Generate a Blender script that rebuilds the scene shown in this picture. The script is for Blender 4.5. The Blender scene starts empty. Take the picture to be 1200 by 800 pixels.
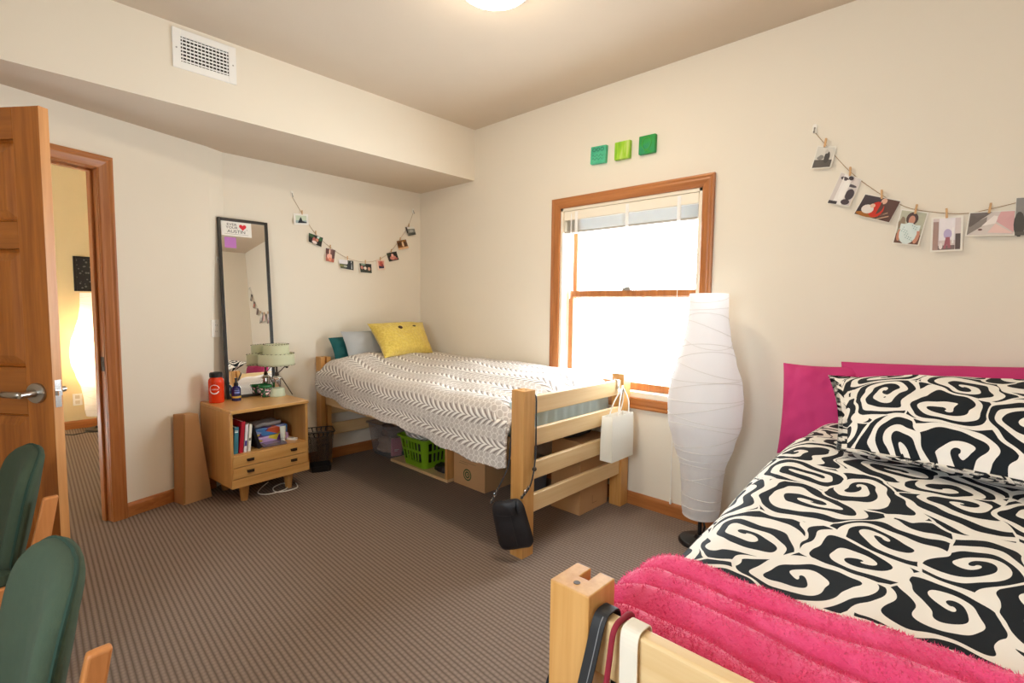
import bpy, math, random
from mathutils import Vector, Matrix, noise
random.seed(7)
PI = math.pi
SC = bpy.context.scene
COL = SC.collection

# ------------------------------------------------------------------ helpers
def lin(h):
    h = h.lstrip('#')
    o = []
    for i in (0, 2, 4):
        c = int(h[i:i+2], 16)/255
        o.append(c/12.92 if c <= .04045 else ((c+.055)/1.055)**2.4)
    return (*o, 1)

class MB:
    def __init__(s):
        s.v = []; s.f = []; s.m = []; s.uv = []
    def add(s, vs, fs, m=0, uvs=None, T=None):
        b = len(s.v)
        for p in vs:
            p = Vector(p)
            s.v.append(T @ p if T else p)
        for k, f in enumerate(fs):
            s.f.append([b+i for i in f]); s.m.append(m)
            s.uv.append([uvs[i] for i in f] if uvs else None)
        return s
    def box(s, x0, y0, z0, x1, y1, z1, m=0, T=None):
        vs = [(x, y, z) for z in (z0, z1) for y in (y0, y1) for x in (x0, x1)]
        return s.add(vs, [(0, 2, 3, 1), (4, 5, 7, 6), (0, 1, 5, 4), (2, 6, 7, 3), (0, 4, 6, 2), (1, 3, 7, 5)], m, None, T)
    def prism(s, pts, z0, z1, m=0, T=None):
        n = len(pts)
        vs = [(x, y, z0) for x, y in pts] + [(x, y, z1) for x, y in pts]
        fs = [tuple(range(n))[::-1], tuple(range(n, 2*n))] + [(i, (i+1) % n, n+(i+1) % n, n+i) for i in range(n)]
        return s.add(vs, fs, m, None, T)
    def loft(s, rings, m=0, cap=True, T=None, closed=False):
        n = len(rings[0]); vs = [p for r in rings for p in r]; fs = []
        R = len(rings)
        for k in range(R if closed else R-1):
            a = k*n; b = ((k+1) % R)*n
            for i in range(n):
                j = (i+1) % n
                fs.append((a+i, a+j, b+j, b+i))
        if cap and not closed:
            fs.append(tuple(range(n))[::-1]); fs.append(tuple(range((R-1)*n, R*n)))
        return s.add(vs, fs, m, None, T)
    def lathe(s, prof, n=24, c=(0, 0, 0), m=0, cap=True, T=None, sx=1, sy=1):
        rings = [[(c[0]+sx*r*math.cos(2*PI*i/n), c[1]+sy*r*math.sin(2*PI*i/n), c[2]+z) for i in range(n)] for r, z in prof]
        return s.loft(rings, m, cap, T)
    def tube(s, pts, r, n=8, m=0, cap=True, closed=False, T=None):
        pts = [Vector(p) for p in pts]; N = len(pts); rings = []; nrm = None
        for i, p in enumerate(pts):
            if closed: t = pts[(i+1) % N]-pts[i-1]
            else: t = pts[min(i+1, N-1)]-pts[max(i-1, 0)]
            t.normalize()
            if nrm is None:
                nrm = t.orthogonal().normalized()
            nrm = (nrm-t*nrm.dot(t)).normalized()
            b = t.cross(nrm); rr = r[i] if isinstance(r, (list, tuple)) else r
            rings.append([p+rr*(math.cos(2*PI*k/n)*nrm+math.sin(2*PI*k/n)*b) for k in range(n)])
        return s.loft(rings, m, cap, T, closed)
    def strap(s, pts, side, w, th, m=0, T=None):
        pts = [Vector(p) for p in pts]; N = len(pts); rings = []; sd = Vector(side).normalized()
        for i, p in enumerate(pts):
            t = (pts[min(i+1, N-1)]-pts[max(i-1, 0)]).normalized()
            q = (sd-t*sd.dot(t)).normalized(); b = t.cross(q)
            rings.append([p+q*w/2+b*th/2, p-q*w/2+b*th/2, p-q*w/2-b*th/2, p+q*w/2-b*th/2])
        return s.loft(rings, m, True, T)
    def grid(s, fn, nu, nv, m=0, uvf=None, T=None, wrapu=False):
        vs = []; uv = []
        for j in range(nv+1):
            for i in range(nu+(0 if wrapu else 1)):
                u, v = i/nu, j/nv
                vs.append(fn(u, v)); uv.append(uvf(u, v) if uvf else (u, v))
        W = nu if wrapu else nu+1; fs = []
        for j in range(nv):
            for i in range(nu):
                a = j*W+i; b = j*W+((i+1) % W)
                fs.append((a, b, b+W, a+W))
        return s.add(vs, fs, m, uv, T)
    def build(s, name, mats, parent=None, smooth=False, bevel=0, seg=2, subsurf=0, solid=0, loc=None, rot=None):
        me = bpy.data.meshes.new(name)
        me.from_pydata([tuple(p) for p in s.v], [], s.f)
        if not isinstance(mats, (list, tuple)): mats = [mats]
        for m in mats: me.materials.append(m)
        if any(u for u in s.uv):
            l = me.uv_layers.new(name='UVMap')
            for p, u in zip(me.polygons, s.uv):
                if u:
                    for li, c in zip(p.loop_indices, u): l.data[li].uv = c
        for p, k in zip(me.polygons, s.m):
            p.material_index = k; p.use_smooth = smooth
        me.validate(); me.update()
        o = bpy.data.objects.new(name, me); COL.objects.link(o)
        if parent: o.parent = parent
        if loc: o.location = loc
        if rot: o.rotation_euler = rot
        if solid:
            d = o.modifiers.new('thick', 'SOLIDIFY'); d.thickness = solid; d.offset = 0
        if bevel:
            d = o.modifiers.new('bevel', 'BEVEL'); d.width = bevel; d.segments = seg; d.limit_method = 'ANGLE'; d.angle_limit = .7
        if subsurf:
            d = o.modifiers.new('sub', 'SUBSURF'); d.levels = d.render_levels = subsurf
        return o

def tag(o, label=None, cat=None, group=None, kind=None):
    if label: o['label'] = label
    if cat: o['category'] = cat
    if group: o['group'] = group
    if kind: o['kind'] = kind
    return o
def thing(name, label, cat, loc=(0, 0, 0), rz=0, group=None, rot=None):
    o = bpy.data.objects.new(name, None); COL.objects.link(o)
    o.empty_display_size = .05
    o.location = loc; o.rotation_euler = rot if rot else (0, 0, rz)
    return tag(o, label, cat, group)
def struct(o): return tag(o, kind='structure')
def copy_tree(o, parent=None):
    c = o.copy(); COL.objects.link(c)
    if parent: c.parent = parent
    for ch in list(o.children): copy_tree(ch, c)
    return c
def text_mesh(txt, size, depth=.0004, extr=True, align='CENTER'):
    cu = bpy.data.curves.new('lettering', 'FONT'); cu.body = txt; cu.size = size; cu.align_x = align; cu.align_y = 'CENTER'
    cu.extrude = depth; cu.resolution_u = 3
    o = bpy.data.objects.new('lettering', cu); COL.objects.link(o)
    dg = bpy.context.evaluated_depsgraph_get(); dg.update()
    me = bpy.data.meshes.new_from_object(o.evaluated_get(dg))
    bpy.data.objects.remove(o); bpy.data.curves.remove(cu)
    return me
def add_text(mb, txt, size, T, m=0, sx=1, sy=1):
    me = text_mesh(txt, size)
    mb.add([(v.co.x*sx, v.co.y*sy, v.co.z) for v in me.vertices], [tuple(p.vertices) for p in me.polygons], m, None, T)
    bpy.data.meshes.remove(me)
def nz(x, y, z=0, s=1): return noise.noise((x*s, y*s, z*s))
def sstep(a, b, x):
    t = max(0, min(1, (x-a)/(b-a))); return t*t*(3-2*t)
def rrect(hx, hy, r, n=5):
    o = []
    for cx, cy, a0 in ((hx-r, hy-r, 0), (-hx+r, hy-r, PI/2), (-hx+r, -hy+r, PI), (hx-r, -hy+r, 1.5*PI)):
        for k in range(n+1):
            a = a0+PI/2*k/n; o.append((cx+r*math.cos(a), cy+r*math.sin(a)))
    return o
def basis(o, x, y, z):
    M = Matrix.Identity(4)
    for i, a in enumerate((x, y, z)):
        for k in range(3): M[k][i] = a[k]
    for k in range(3): M[k][3] = o[k]
    return M

# ------------------------------------------------------------------ materials
def new_mat(name):
    m = bpy.data.materials.new(name); m.use_nodes = True
    nt = m.node_tree; b = nt.nodes['Principled BSDF']
    return m, nt, b
def N(nt, t, **k):
    n = nt.nodes.new(t)
    for a, v in k.items():
        if a in n.inputs: n.inputs[a].default_value = v
        else: setattr(n, a, v)
    return n
def M_(nt, op, a, b=None, c=None):
    n = nt.nodes.new('ShaderNodeMath'); n.operation = op
    for i, x in enumerate((a, b, c)):
        if x is None: continue
        if isinstance(x, (int, float)): n.inputs[i].default_value = x
        else: nt.links.new(x, n.inputs[i])
    return n.outputs[0]
def mixc(nt, fac, a, b):
    n = nt.nodes.new('ShaderNodeMix'); n.data_type = 'RGBA'
    for s, x in ((0, fac), (6, a), (7, b)):
        if isinstance(x, (int, float)): n.inputs[s].default_value = x
        elif isinstance(x, tuple): n.inputs[s].default_value = x
        else: nt.links.new(x, n.inputs[s])
    return n.outputs[2]
def coords(nt, kind='Object', scale=(1, 1, 1), rot=(0, 0, 0)):
    tc = nt.nodes.new('ShaderNodeTexCoord'); mp = nt.nodes.new('ShaderNodeMapping')
    mp.inputs['Scale'].default_value = scale; mp.inputs['Rotation'].default_value = rot
    nt.links.new(tc.outputs[kind], mp.inputs['Vector'])
    return mp.outputs[0]
def bumpn(nt, b, h, strength=.2, dist=.01):
    n = nt.nodes.new('ShaderNodeBump'); n.inputs['Strength'].default_value = strength; n.inputs['Distance'].default_value = dist
    nt.links.new(h, n.inputs['Height']); nt.links.new(n.outputs[0], b.inputs['Normal'])

def plain(name, hexc, rough=.6, var=.06, scale=12, bump=0, metal=0, bscale=300, spec=.5, trans=0, sheen=0):
    m, nt, b = new_mat(name); c = lin(hexc)
    v = coords(nt); n = N(nt, 'ShaderNodeTexNoise', Scale=scale, Detail=3.0); nt.links.new(v, n.inputs['Vector'])
    d = tuple(x*(1-var) for x in c[:3])+(1,); e = tuple(min(1, x*(1+var)) for x in c[:3])+(1,)
    nt.links.new(mixc(nt, n.outputs[0], d, e), b.inputs['Base Color'])
    b.inputs['Roughness'].default_value = rough; b.inputs['Metallic'].default_value = metal
    b.inputs['Specular IOR Level'].default_value = spec
    if trans: b.inputs['Transmission Weight'].default_value = trans
    if sheen: b.inputs['Sheen Weight'].default_value = sheen
    if bump:
        n2 = N(nt, 'ShaderNodeTexNoise', Scale=float(bscale), Detail=2.0); nt.links.new(v, n2.inputs['Vector'])
        bumpn(nt, b, n2.outputs[0], bump, .002)
    return m
def wood(name, light, dark, axis='z', rough=.38, fine=1.0, contrast=1.0):
    m, nt, b = new_mat(name)
    sc = {'x': (1.5, 28, 28), 'y': (28, 1.5, 28), 'z': (28, 28, 1.5)}[axis]
    v = coords(nt, 'Object', tuple(a*fine for a in sc))
    n = N(nt, 'ShaderNodeTexNoise', Scale=1.0, Detail=5.0, Roughness=.6, Distortion=.4); nt.links.new(v, n.inputs['Vector'])
    sc2 = tuple(a*4 for a in sc)
    v2 = coords(nt, 'Object', sc2)
    n2 = N(nt, 'ShaderNodeTexNoise', Scale=1.0, Detail=2.0); nt.links.new(v2, n2.inputs['Vector'])
    r = nt.nodes.new('ShaderNodeValToRGB'); r.color_ramp.elements[0].position = .5-.22*contrast; r.color_ramp.elements[1].position = .5+.2*contrast
    r.color_ramp.elements[0].color = lin(dark); r.color_ramp.elements[1].color = lin(light)
    f = M_(nt, 'ADD', M_(nt, 'MULTIPLY', n.outputs[0], .75), M_(nt, 'MULTIPLY', n2.outputs[0], .25))
    nt.links.new(f, r.inputs[0]); nt.links.new(r.outputs[0], b.inputs['Base Color'])
    b.inputs['Roughness'].default_value = rough
    bumpn(nt, b, n2.outputs[0], .06, .002)
    return m
def emit(name, hexc, strength):
    m, nt, b = new_mat(name)
    b.inputs['Base Color'].default_value = lin(hexc); b.inputs['Emission Color'].default_value = lin(hexc); b.inputs['Emission Strength'].default_value = strength
    return m

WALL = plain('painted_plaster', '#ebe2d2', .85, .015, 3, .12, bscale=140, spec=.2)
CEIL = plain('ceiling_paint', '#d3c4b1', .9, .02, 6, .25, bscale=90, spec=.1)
OAKX = wood('oak_trim_x', '#c07c42', '#955527', 'x'); OAKY = wood('oak_trim_y', '#c07c42', '#955527', 'y'); OAKZ = wood('oak_trim_z', '#c07c42', '#955527', 'z')
DOORW = wood('oak_door', '#bc732e', '#8d4e1a', 'z', .3, .8, .8); DOORX = wood('oak_door_rail', '#b26d2b', '#8f501b', 'x', .3, .8)
DOORE = wood('oak_door_edge', '#d69a5e', '#bd7e44', 'z', .4)
BEDX = wood('maple_x', '#e8c998', '#d8b17a', 'x', .4, .8); BEDY = wood('maple_y', '#e8c998', '#d8b17a', 'y', .4, .8); BEDZ = wood('maple_z', '#dba868', '#c0863f', 'z', .4, .8)
STX = wood('stand_wood_x', '#d3a264', '#b98445', 'x', .3); STY = wood('stand_wood_y', '#d8a868', '#c08c4c', 'y', .28); STZ = wood('stand_wood_z', '#d3a264', '#b98445', 'z', .3)
CHW = wood('chair_wood', '#cf8a52', '#b06c36', 'z', .35)
WHITE = plain('white_paint', '#f4f2ee', .5, .02)
PLASTIC = plain('white_plastic', '#f3efe6', .35, .01)
BLACK = plain('black_satin', '#141214', .35, .1)
BLACKF = plain('black_leather', '#17151a', .45, .12, 40, .3, bscale=250)
CHROME = plain('chrome', '#d8d8da', .18, .02, metal=1)
NICKEL = plain('brushed_nickel', '#b4b0aa', .3, .03, metal=1)
BRONZE = plain('dark_bronze', '#4a3c30', .45, .1, metal=.6)
CARD = plain('cardboard', '#c4986a', .85, .05, 8, .1, bscale=200); CARDIN = plain('cardboard_inside', '#a87a4e', .9, .06)
PAPER = plain('white_paper', '#f2efe8', .8, .02)
STRING = plain('jute_twine', '#a98a62', .9, .1)
PINW = plain('clothespin_wood', '#d2a878', .7, .08, 60)

def m_carpet():
    m, nt, b = new_mat('carpet')
    v = coords(nt, 'Object', (1, 1, 1), (0, 0, math.radians(3)))
    sp = nt.nodes.new('ShaderNodeSeparateXYZ'); nt.links.new(v, sp.inputs[0])
    n = N(nt, 'ShaderNodeTexNoise', Scale=60.0, Detail=2.0); nt.links.new(v, n.inputs['Vector'])
    y = M_(nt, 'ADD', sp.outputs[1], M_(nt, 'MULTIPLY', n.outputs[0], .004))
    row = M_(nt, 'MULTIPLY', y, 1/.0195)
    k = M_(nt, 'FLOOR', row)
    x = M_(nt, 'ADD', M_(nt, 'MULTIPLY', sp.outputs[0], 1/.019), M_(nt, 'MULTIPLY', k, .5))
    a = M_(nt, 'ABSOLUTE', M_(nt, 'SINE', M_(nt, 'MULTIPLY', row, PI)))
    c = M_(nt, 'ABSOLUTE', M_(nt, 'SINE', M_(nt, 'MULTIPLY', x, PI)))
    h = M_(nt, 'MULTIPLY', a, M_(nt, 'ADD', M_(nt, 'MULTIPLY', c, .3), .7))
    n2 = N(nt, 'ShaderNodeTexNoise', Scale=700.0, Detail=2.0); nt.links.new(v, n2.inputs['Vector'])
    n3 = N(nt, 'ShaderNodeTexNoise', Scale=1.6, Detail=3.0); nt.links.new(v, n3.inputs['Vector'])
    f = M_(nt, 'ADD', M_(nt, 'MULTIPLY', h, .75), M_(nt, 'MULTIPLY', M_(nt, 'SUBTRACT', n2.outputs[0], .3), .8))
    r = nt.nodes.new('ShaderNodeValToRGB'); nt.links.new(f, r.inputs[0])
    r.color_ramp.elements[0].position = .12; r.color_ramp.elements[0].color = lin('#63554b')
    r.color_ramp.elements[1].position = .95; r.color_ramp.elements[1].color = lin('#9b897d')
    nt.links.new(mixc(nt, M_(nt, 'MULTIPLY', n3.outputs[0], .12), r.outputs[0], lin('#7c6a5e')), b.inputs['Base Color'])
    b.inputs['Roughness'].default_value = .95; b.inputs['Specular IOR Level'].default_value = .1
    bumpn(nt, b, f, .5, .004)
    return m
CARPET = m_carpet()

def m_leaf():
    m, nt, b = new_mat('leaf_print_cotton')
    tc = nt.nodes.new('ShaderNodeTexCoord'); v = tc.outputs['UV']
    sp = nt.nodes.new('ShaderNodeSeparateXYZ'); nt.links.new(v, sp.inputs[0])
    u, w = sp.outputs[0], sp.outputs[1]
    P = .165
    rv = M_(nt, 'DIVIDE', w, P)
    vv = M_(nt, 'ABSOLUTE', M_(nt, 'SUBTRACT', M_(nt, 'FRACT', rv), .5))
    bend = M_(nt, 'POWER', M_(nt, 'MULTIPLY', vv, 3.2), .55)
    t = M_(nt, 'FRACT', M_(nt, 'ADD', M_(nt, 'DIVIDE', u, .046), M_(nt, 'MULTIPLY', bend, 1.5)))
    width = M_(nt, 'SUBTRACT', .62, M_(nt, 'MULTIPLY', vv, 1.75))
    tt = M_(nt, 'ABSOLUTE', M_(nt, 'SUBTRACT', t, .42))
    leaf = M_(nt, 'LESS_THAN', tt, M_(nt, 'MULTIPLY', width, .5))
    band = M_(nt, 'LESS_THAN', vv, .285)
    leaf = M_(nt, 'MULTIPLY', leaf, band)
    dark = M_(nt, 'MULTIPLY', M_(nt, 'MULTIPLY', M_(nt, 'GREATER_THAN', t, .72), band), M_(nt, 'LESS_THAN', vv, .25))
    # scallops between the vines
    q = M_(nt, 'SUBTRACT', M_(nt, 'FRACT', M_(nt, 'DIVIDE', u, .042)), .5)
    e = M_(nt, 'DIVIDE', M_(nt, 'SUBTRACT', .5, vv), .24)
    d = M_(nt, 'SQRT', M_(nt, 'ADD', M_(nt, 'MULTIPLY', q, M_(nt, 'MULTIPLY', q, 4.0)), M_(nt, 'MULTIPLY', M_(nt, 'SUBTRACT', e, .45), M_(nt, 'MULTIPLY', M_(nt, 'SUBTRACT', e, .45), 3.4))))
    ring = M_(nt, 'MULTIPLY', M_(nt, 'LESS_THAN', M_(nt, 'ABSOLUTE', M_(nt, 'SUBTRACT', d, .86)), .1), M_(nt, 'SUBTRACT', 1.0, band))
    c = mixc(nt, M_(nt, 'MULTIPLY', ring, .75), lin('#c3bbb5'), lin('#f1ede8'))
    c = mixc(nt, M_(nt, 'MULTIPLY', dark, .85), c, lin('#827872'))
    c = mixc(nt, leaf, c, lin('#f6f2ec'))
    nt.links.new(c, b.inputs['Base Color']); b.inputs['Roughness'].default_value = .8; b.inputs['Specular IOR Level'].default_value = .2
    n = N(nt, 'ShaderNodeTexNoise', Scale=9.0, Detail=3.0); nt.links.new(coords(nt), n.inputs['Vector'])
    bumpn(nt, b, n.outputs[0], .25, .02)
    return m
LEAF = m_leaf()

def m_swirl(name, cell):
    m, nt, b = new_mat(name)
    tc = nt.nodes.new('ShaderNodeTexCoord')
    mp = nt.nodes.new('ShaderNodeMapping'); mp.inputs['Scale'].default_value = (1/cell,)*3; nt.links.new(tc.outputs['UV'], mp.inputs[0])
    n = N(nt, 'ShaderNodeTexNoise', Scale=1.1, Detail=0.0); nt.links.new(mp.outputs[0], n.inputs['Vector'])
    vs = nt.nodes.new('ShaderNodeVectorMath'); vs.operation = 'SUBTRACT'; nt.links.new(n.outputs['Color'], vs.inputs[0]); vs.inputs[1].default_value = (.5, .5, .5)
    nb = N(nt, 'ShaderNodeTexNoise', Scale=3.0, Detail=0.0); nt.links.new(mp.outputs[0], nb.inputs['Vector'])
    vb = nt.nodes.new('ShaderNodeVectorMath'); vb.operation = 'MULTIPLY_ADD'; nt.links.new(nb.outputs['Color'], vb.inputs[0]); vb.inputs[1].default_value = (.22, .22, 0); nt.links.new(mp.outputs[0], vb.inputs[2])
    vm = nt.nodes.new('ShaderNodeVectorMath'); vm.operation = 'MULTIPLY_ADD'; nt.links.new(vs.outputs[0], vm.inputs[0]); vm.inputs[1].default_value = (.75, .75, 0); nt.links.new(vb.outputs[0], vm.inputs[2])
    def vor(feat):
        k = nt.nodes.new('ShaderNodeTexVoronoi'); k.voronoi_dimensions = '2D'; k.feature = feat; k.inputs['Scale'].default_value = 1; k.inputs['Randomness'].default_value = .85
        nt.links.new(vm.outputs[0], k.inputs['Vector']); return k
    f1 = vor('F1'); ed = vor('DISTANCE_TO_EDGE')
    lv = nt.nodes.new('ShaderNodeVectorMath'); lv.operation = 'SUBTRACT'; nt.links.new(vm.outputs[0], lv.inputs[0]); nt.links.new(f1.outputs['Position'], lv.inputs[1])
    sp = nt.nodes.new('ShaderNodeSeparateXYZ'); nt.links.new(lv.outputs[0], sp.inputs[0])
    cs = nt.nodes.new('ShaderNodeSeparateColor'); nt.links.new(f1.outputs['Color'], cs.inputs[0])
    ang = M_(nt, 'DIVIDE', M_(nt, 'ARCTAN2', sp.outputs[1], sp.outputs[0]), 2*PI)
    sgn = M_(nt, 'SUBTRACT', M_(nt, 'MULTIPLY', M_(nt, 'GREATER_THAN', cs.outputs[0], .5), 2.0), 1.0)
    r = f1.outputs['Distance']
    s = M_(nt, 'FRACT', M_(nt, 'ADD', M_(nt, 'ADD', M_(nt, 'MULTIPLY', r, 3.3), M_(nt, 'MULTIPLY', ang, sgn)), cs.outputs[1]))
    n2 = N(nt, 'ShaderNodeTexNoise', Scale=2.2, Detail=0.0); nt.links.new(vm.outputs[0], n2.inputs['Vector'])
    th = M_(nt, 'ADD', .27, M_(nt, 'MULTIPLY', n2.outputs[0], .48))
    spiral = M_(nt, 'LESS_THAN', s, th)
    d = ed.outputs['Distance']
    blk = M_(nt, 'MULTIPLY', spiral, M_(nt, 'GREATER_THAN', d, .022))
    nt.links.new(mixc(nt, blk, lin('#f3efe8'), lin('#1b2127')), b.inputs['Base Color'])
    b.inputs['Roughness'].default_value = .75; b.inputs['Specular IOR Level'].default_value = .2
    n3 = N(nt, 'ShaderNodeTexNoise', Scale=7.0, Detail=3.0); nt.links.new(coords(nt), n3.inputs['Vector'])
    bumpn(nt, b, n3.outputs[0], .2, .02)
    return m
SWIRL = m_swirl('swirl_print_duvet', .185); SWIRLP = m_swirl('swirl_print_pillow', .17)

def m_glass():
    m = bpy.data.materials.new('window_glass'); m.use_nodes = True; nt = m.node_tree
    nt.nodes.remove(nt.nodes['Principled BSDF'])  # portal for the added rear fill window
    t = N(nt, 'ShaderNodeBsdfTransparent', Color=(.97, .98, .98, 1)); g = N(nt, 'ShaderNodeBsdfGlossy', Roughness=.02)
    x = nt.nodes.new('ShaderNodeMixShader'); x.inputs[0].default_value = .05
    nt.links.new(t.outputs[0], x.inputs[1]); nt.links.new(g.outputs[0], x.inputs[2]); nt.links.new(x.outputs[0], nt.nodes['Material Output'].inputs[0])
    return m
GLASS = m_glass()
def m_clear(name, hexc, amt, rough=.3):
    m = bpy.data.materials.new(name); m.use_nodes = True; nt = m.node_tree; b = nt.nodes['Principled BSDF']
    b.inputs['Base Color'].default_value = lin(hexc); b.inputs['Roughness'].default_value = rough
    t = N(nt, 'ShaderNodeBsdfTransparent', Color=lin(hexc)); x = nt.nodes.new('ShaderNodeMixShader'); x.inputs[0].default_value = amt
    nt.links.new(t.outputs[0], x.inputs[1]); nt.links.new(b.outputs[0], x.inputs[2]); nt.links.new(x.outputs[0], nt.nodes['Material Output'].inputs[0])
    return m
BINP = m_clear('translucent_bin_plastic', '#e2dcda', .2, .25)
def m_meshwire():
    m = bpy.data.materials.new('black_wire_mesh'); m.use_nodes = True; nt = m.node_tree; b = nt.nodes['Principled BSDF']
    b.inputs['Base Color'].default_value = lin('#19171a'); b.inputs['Roughness'].default_value = .5
    tc = nt.nodes.new('ShaderNodeTexCoord'); sp = nt.nodes.new('ShaderNodeSeparateXYZ'); nt.links.new(tc.outputs['UV'], sp.inputs[0])
    a = M_(nt, 'LESS_THAN', M_(nt, 'FRACT', M_(nt, 'DIVIDE', sp.outputs[0], .004)), .27)
    c = M_(nt, 'LESS_THAN', M_(nt, 'FRACT', M_(nt, 'DIVIDE', sp.outputs[1], .004)), .27)
    t = N(nt, 'ShaderNodeBsdfTransparent'); x = nt.nodes.new('ShaderNodeMixShader')
    nt.links.new(M_(nt, 'MAXIMUM', a, c), x.inputs[0])
    nt.links.new(t.outputs[0], x.inputs[1]); nt.links.new(b.outputs[0], x.inputs[2]); nt.links.new(x.outputs[0], nt.nodes['Material Output'].inputs[0])
    return m
WIRE = m_meshwire()
def m_lampaper(name, hexc, em=0, emc='#ffd9a0'):
    m = bpy.data.materials.new(name); m.use_nodes = True; nt = m.node_tree; b = nt.nodes['Principled BSDF']
    b.inputs['Base Color'].default_value = lin(hexc); b.inputs['Roughness'].default_value = .85; b.inputs['Specular IOR Level'].default_value = .1
    tr = N(nt, 'ShaderNodeBsdfTranslucent', Color=lin(hexc)); x = nt.nodes.new('ShaderNodeMixShader'); x.inputs[0].default_value = .45
    nt.links.new(b.outputs[0], x.inputs[1]); nt.links.new(tr.outputs[0], x.inputs[2]); nt.links.new(x.outputs[0], nt.nodes['Material Output'].inputs[0])
    n = N(nt, 'ShaderNodeTexNoise', Scale=60.0, Detail=3.0); nt.links.new(coords(nt), n.inputs['Vector']); bumpn(nt, b, n.outputs[0], .2, .004)
    return m
LPAPER = m_lampaper('rice_paper', '#f4f2f2'); SHADE = m_lampaper('pale_green_shade', '#eaecd2')

# ------------------------------------------------------------------ dimensions
W = 4.38; YB = -3.95; H = 2.66; SZ = 2.2585; SX = .7263
BX, BY = .064, -1.756                        # where the back wall bends towards the door
A = math.radians(18.7)
t2 = Vector((math.sin(A), -math.cos(A), 0)); n2 = Vector((math.cos(A), math.sin(A), 0))
DW = basis((BX, BY, 0), t2, n2, (0, 0, 1))    # local x along the door wall, y into the room
LEN = (YB-BY)/t2.y

# ------------------------------------------------------------------ room shell
mb = MB().box(-3.2, YB-.2, -.1, W+.2, .3, 0); struct(mb.build('floor', CARPET))
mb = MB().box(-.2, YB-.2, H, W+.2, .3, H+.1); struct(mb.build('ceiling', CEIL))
# window wall with opening
wx0, wx1, wz0, wz1 = 1.618, 2.618, .685, 1.925
mb = MB()
for a in ((-.2, 0, wx0, H), (wx1, 0, W+.2, H), (wx0, 0, wx1, wz0), (wx0, wz1, wx1, H)): mb.box(a[0], 0, a[1], a[2], .2, a[3])
struct(mb.build('wall_right', WALL))
# back wall (garland wall): x=0 with a small bevel to the bend
mb = MB().prism([(0, 0), (-.15, 0), (-.15, BY-.02), (BX, BY), (.0, BY+.12)], 0, H)
struct(mb.build('wall_back', WALL))
# door wall
D0, D1, DZ = .612, 1.46, 1.965
mb = MB()
mb.box(-.02, -.098, 0, D0, 0, H, T=DW); mb.box(D1, -.098, 0, LEN+.3, 0, H, T=DW); mb.box(D0, -.098, DZ, D1, 0, H, T=DW)
struct(mb.build('wall_left', WALL))
mb = MB().box(W, YB-.2, 0, W+.15, .2, H); struct(mb.build('wall_side', WALL))
# rear wall behind the camera; the window in it is added as fill light
rx0, rx1, rz0, rz1 = 2.75, 3.75, .95, 2.0
mb = MB()
for a in ((.2, 0, rx0, H), (rx1, 0, W+.2, H), (rx0, 0, rx1, rz0), (rx0, rz1, rx1, H)): mb.box(a[0], YB-.15, a[1], a[2], YB, a[3])
struct(mb.build('wall_rear', WALL))
mb = MB()
for a in ((rx0, rz0, rx0+.06, rz1), (rx1-.06, rz0, rx1, rz1), (rx0, rz0, rx1, rz0+.06), (rx0, rz1-.06, rx1, rz1), ((rx0+rx1)/2-.03, rz0, (rx0+rx1)/2+.03, rz1)):
    mb.box(a[0], YB-.1, a[1], a[2], YB-.05, a[3])
w2 = struct(mb.build('window_added_fill', OAKX)); MB().box(rx0, YB-.08, rz0, rx1, YB-.075, rz1).build('window_pane', GLASS, w2)
# soffit
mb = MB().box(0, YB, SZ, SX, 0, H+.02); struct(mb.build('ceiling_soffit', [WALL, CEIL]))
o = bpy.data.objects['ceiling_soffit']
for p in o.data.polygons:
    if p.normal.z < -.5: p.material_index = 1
# baseboards
def bprof(T, L, name, mat):
    mb = MB()
    prof = [(0, 0), (.014, 0), (.014, .062), (.011, .072), (.006, .078), (0, .08)]
    mb.loft([[(x, y, z) for y, z in prof] for x in (0, L)], T=T)
    return struct(mb.build(name, mat))
bprof(basis((0, 0, 0), (1, 0, 0), (0, -1, 0), (0, 0, 1)), W, 'baseboard_right', OAKX)
bprof(basis((0, 0, 0), (0, -1, 0), (1, 0, 0), (0, 0, 1)), -BY-.12, 'baseboard_back', OAKY)
bprof(DW, D0-.075, 'baseboard_left', OAKY)
bprof(basis((W, 0, 0), (0, -1, 0), (-1, 0, 0), (0, 0, 1)), -YB, 'baseboard_side', OAKY)

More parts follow.
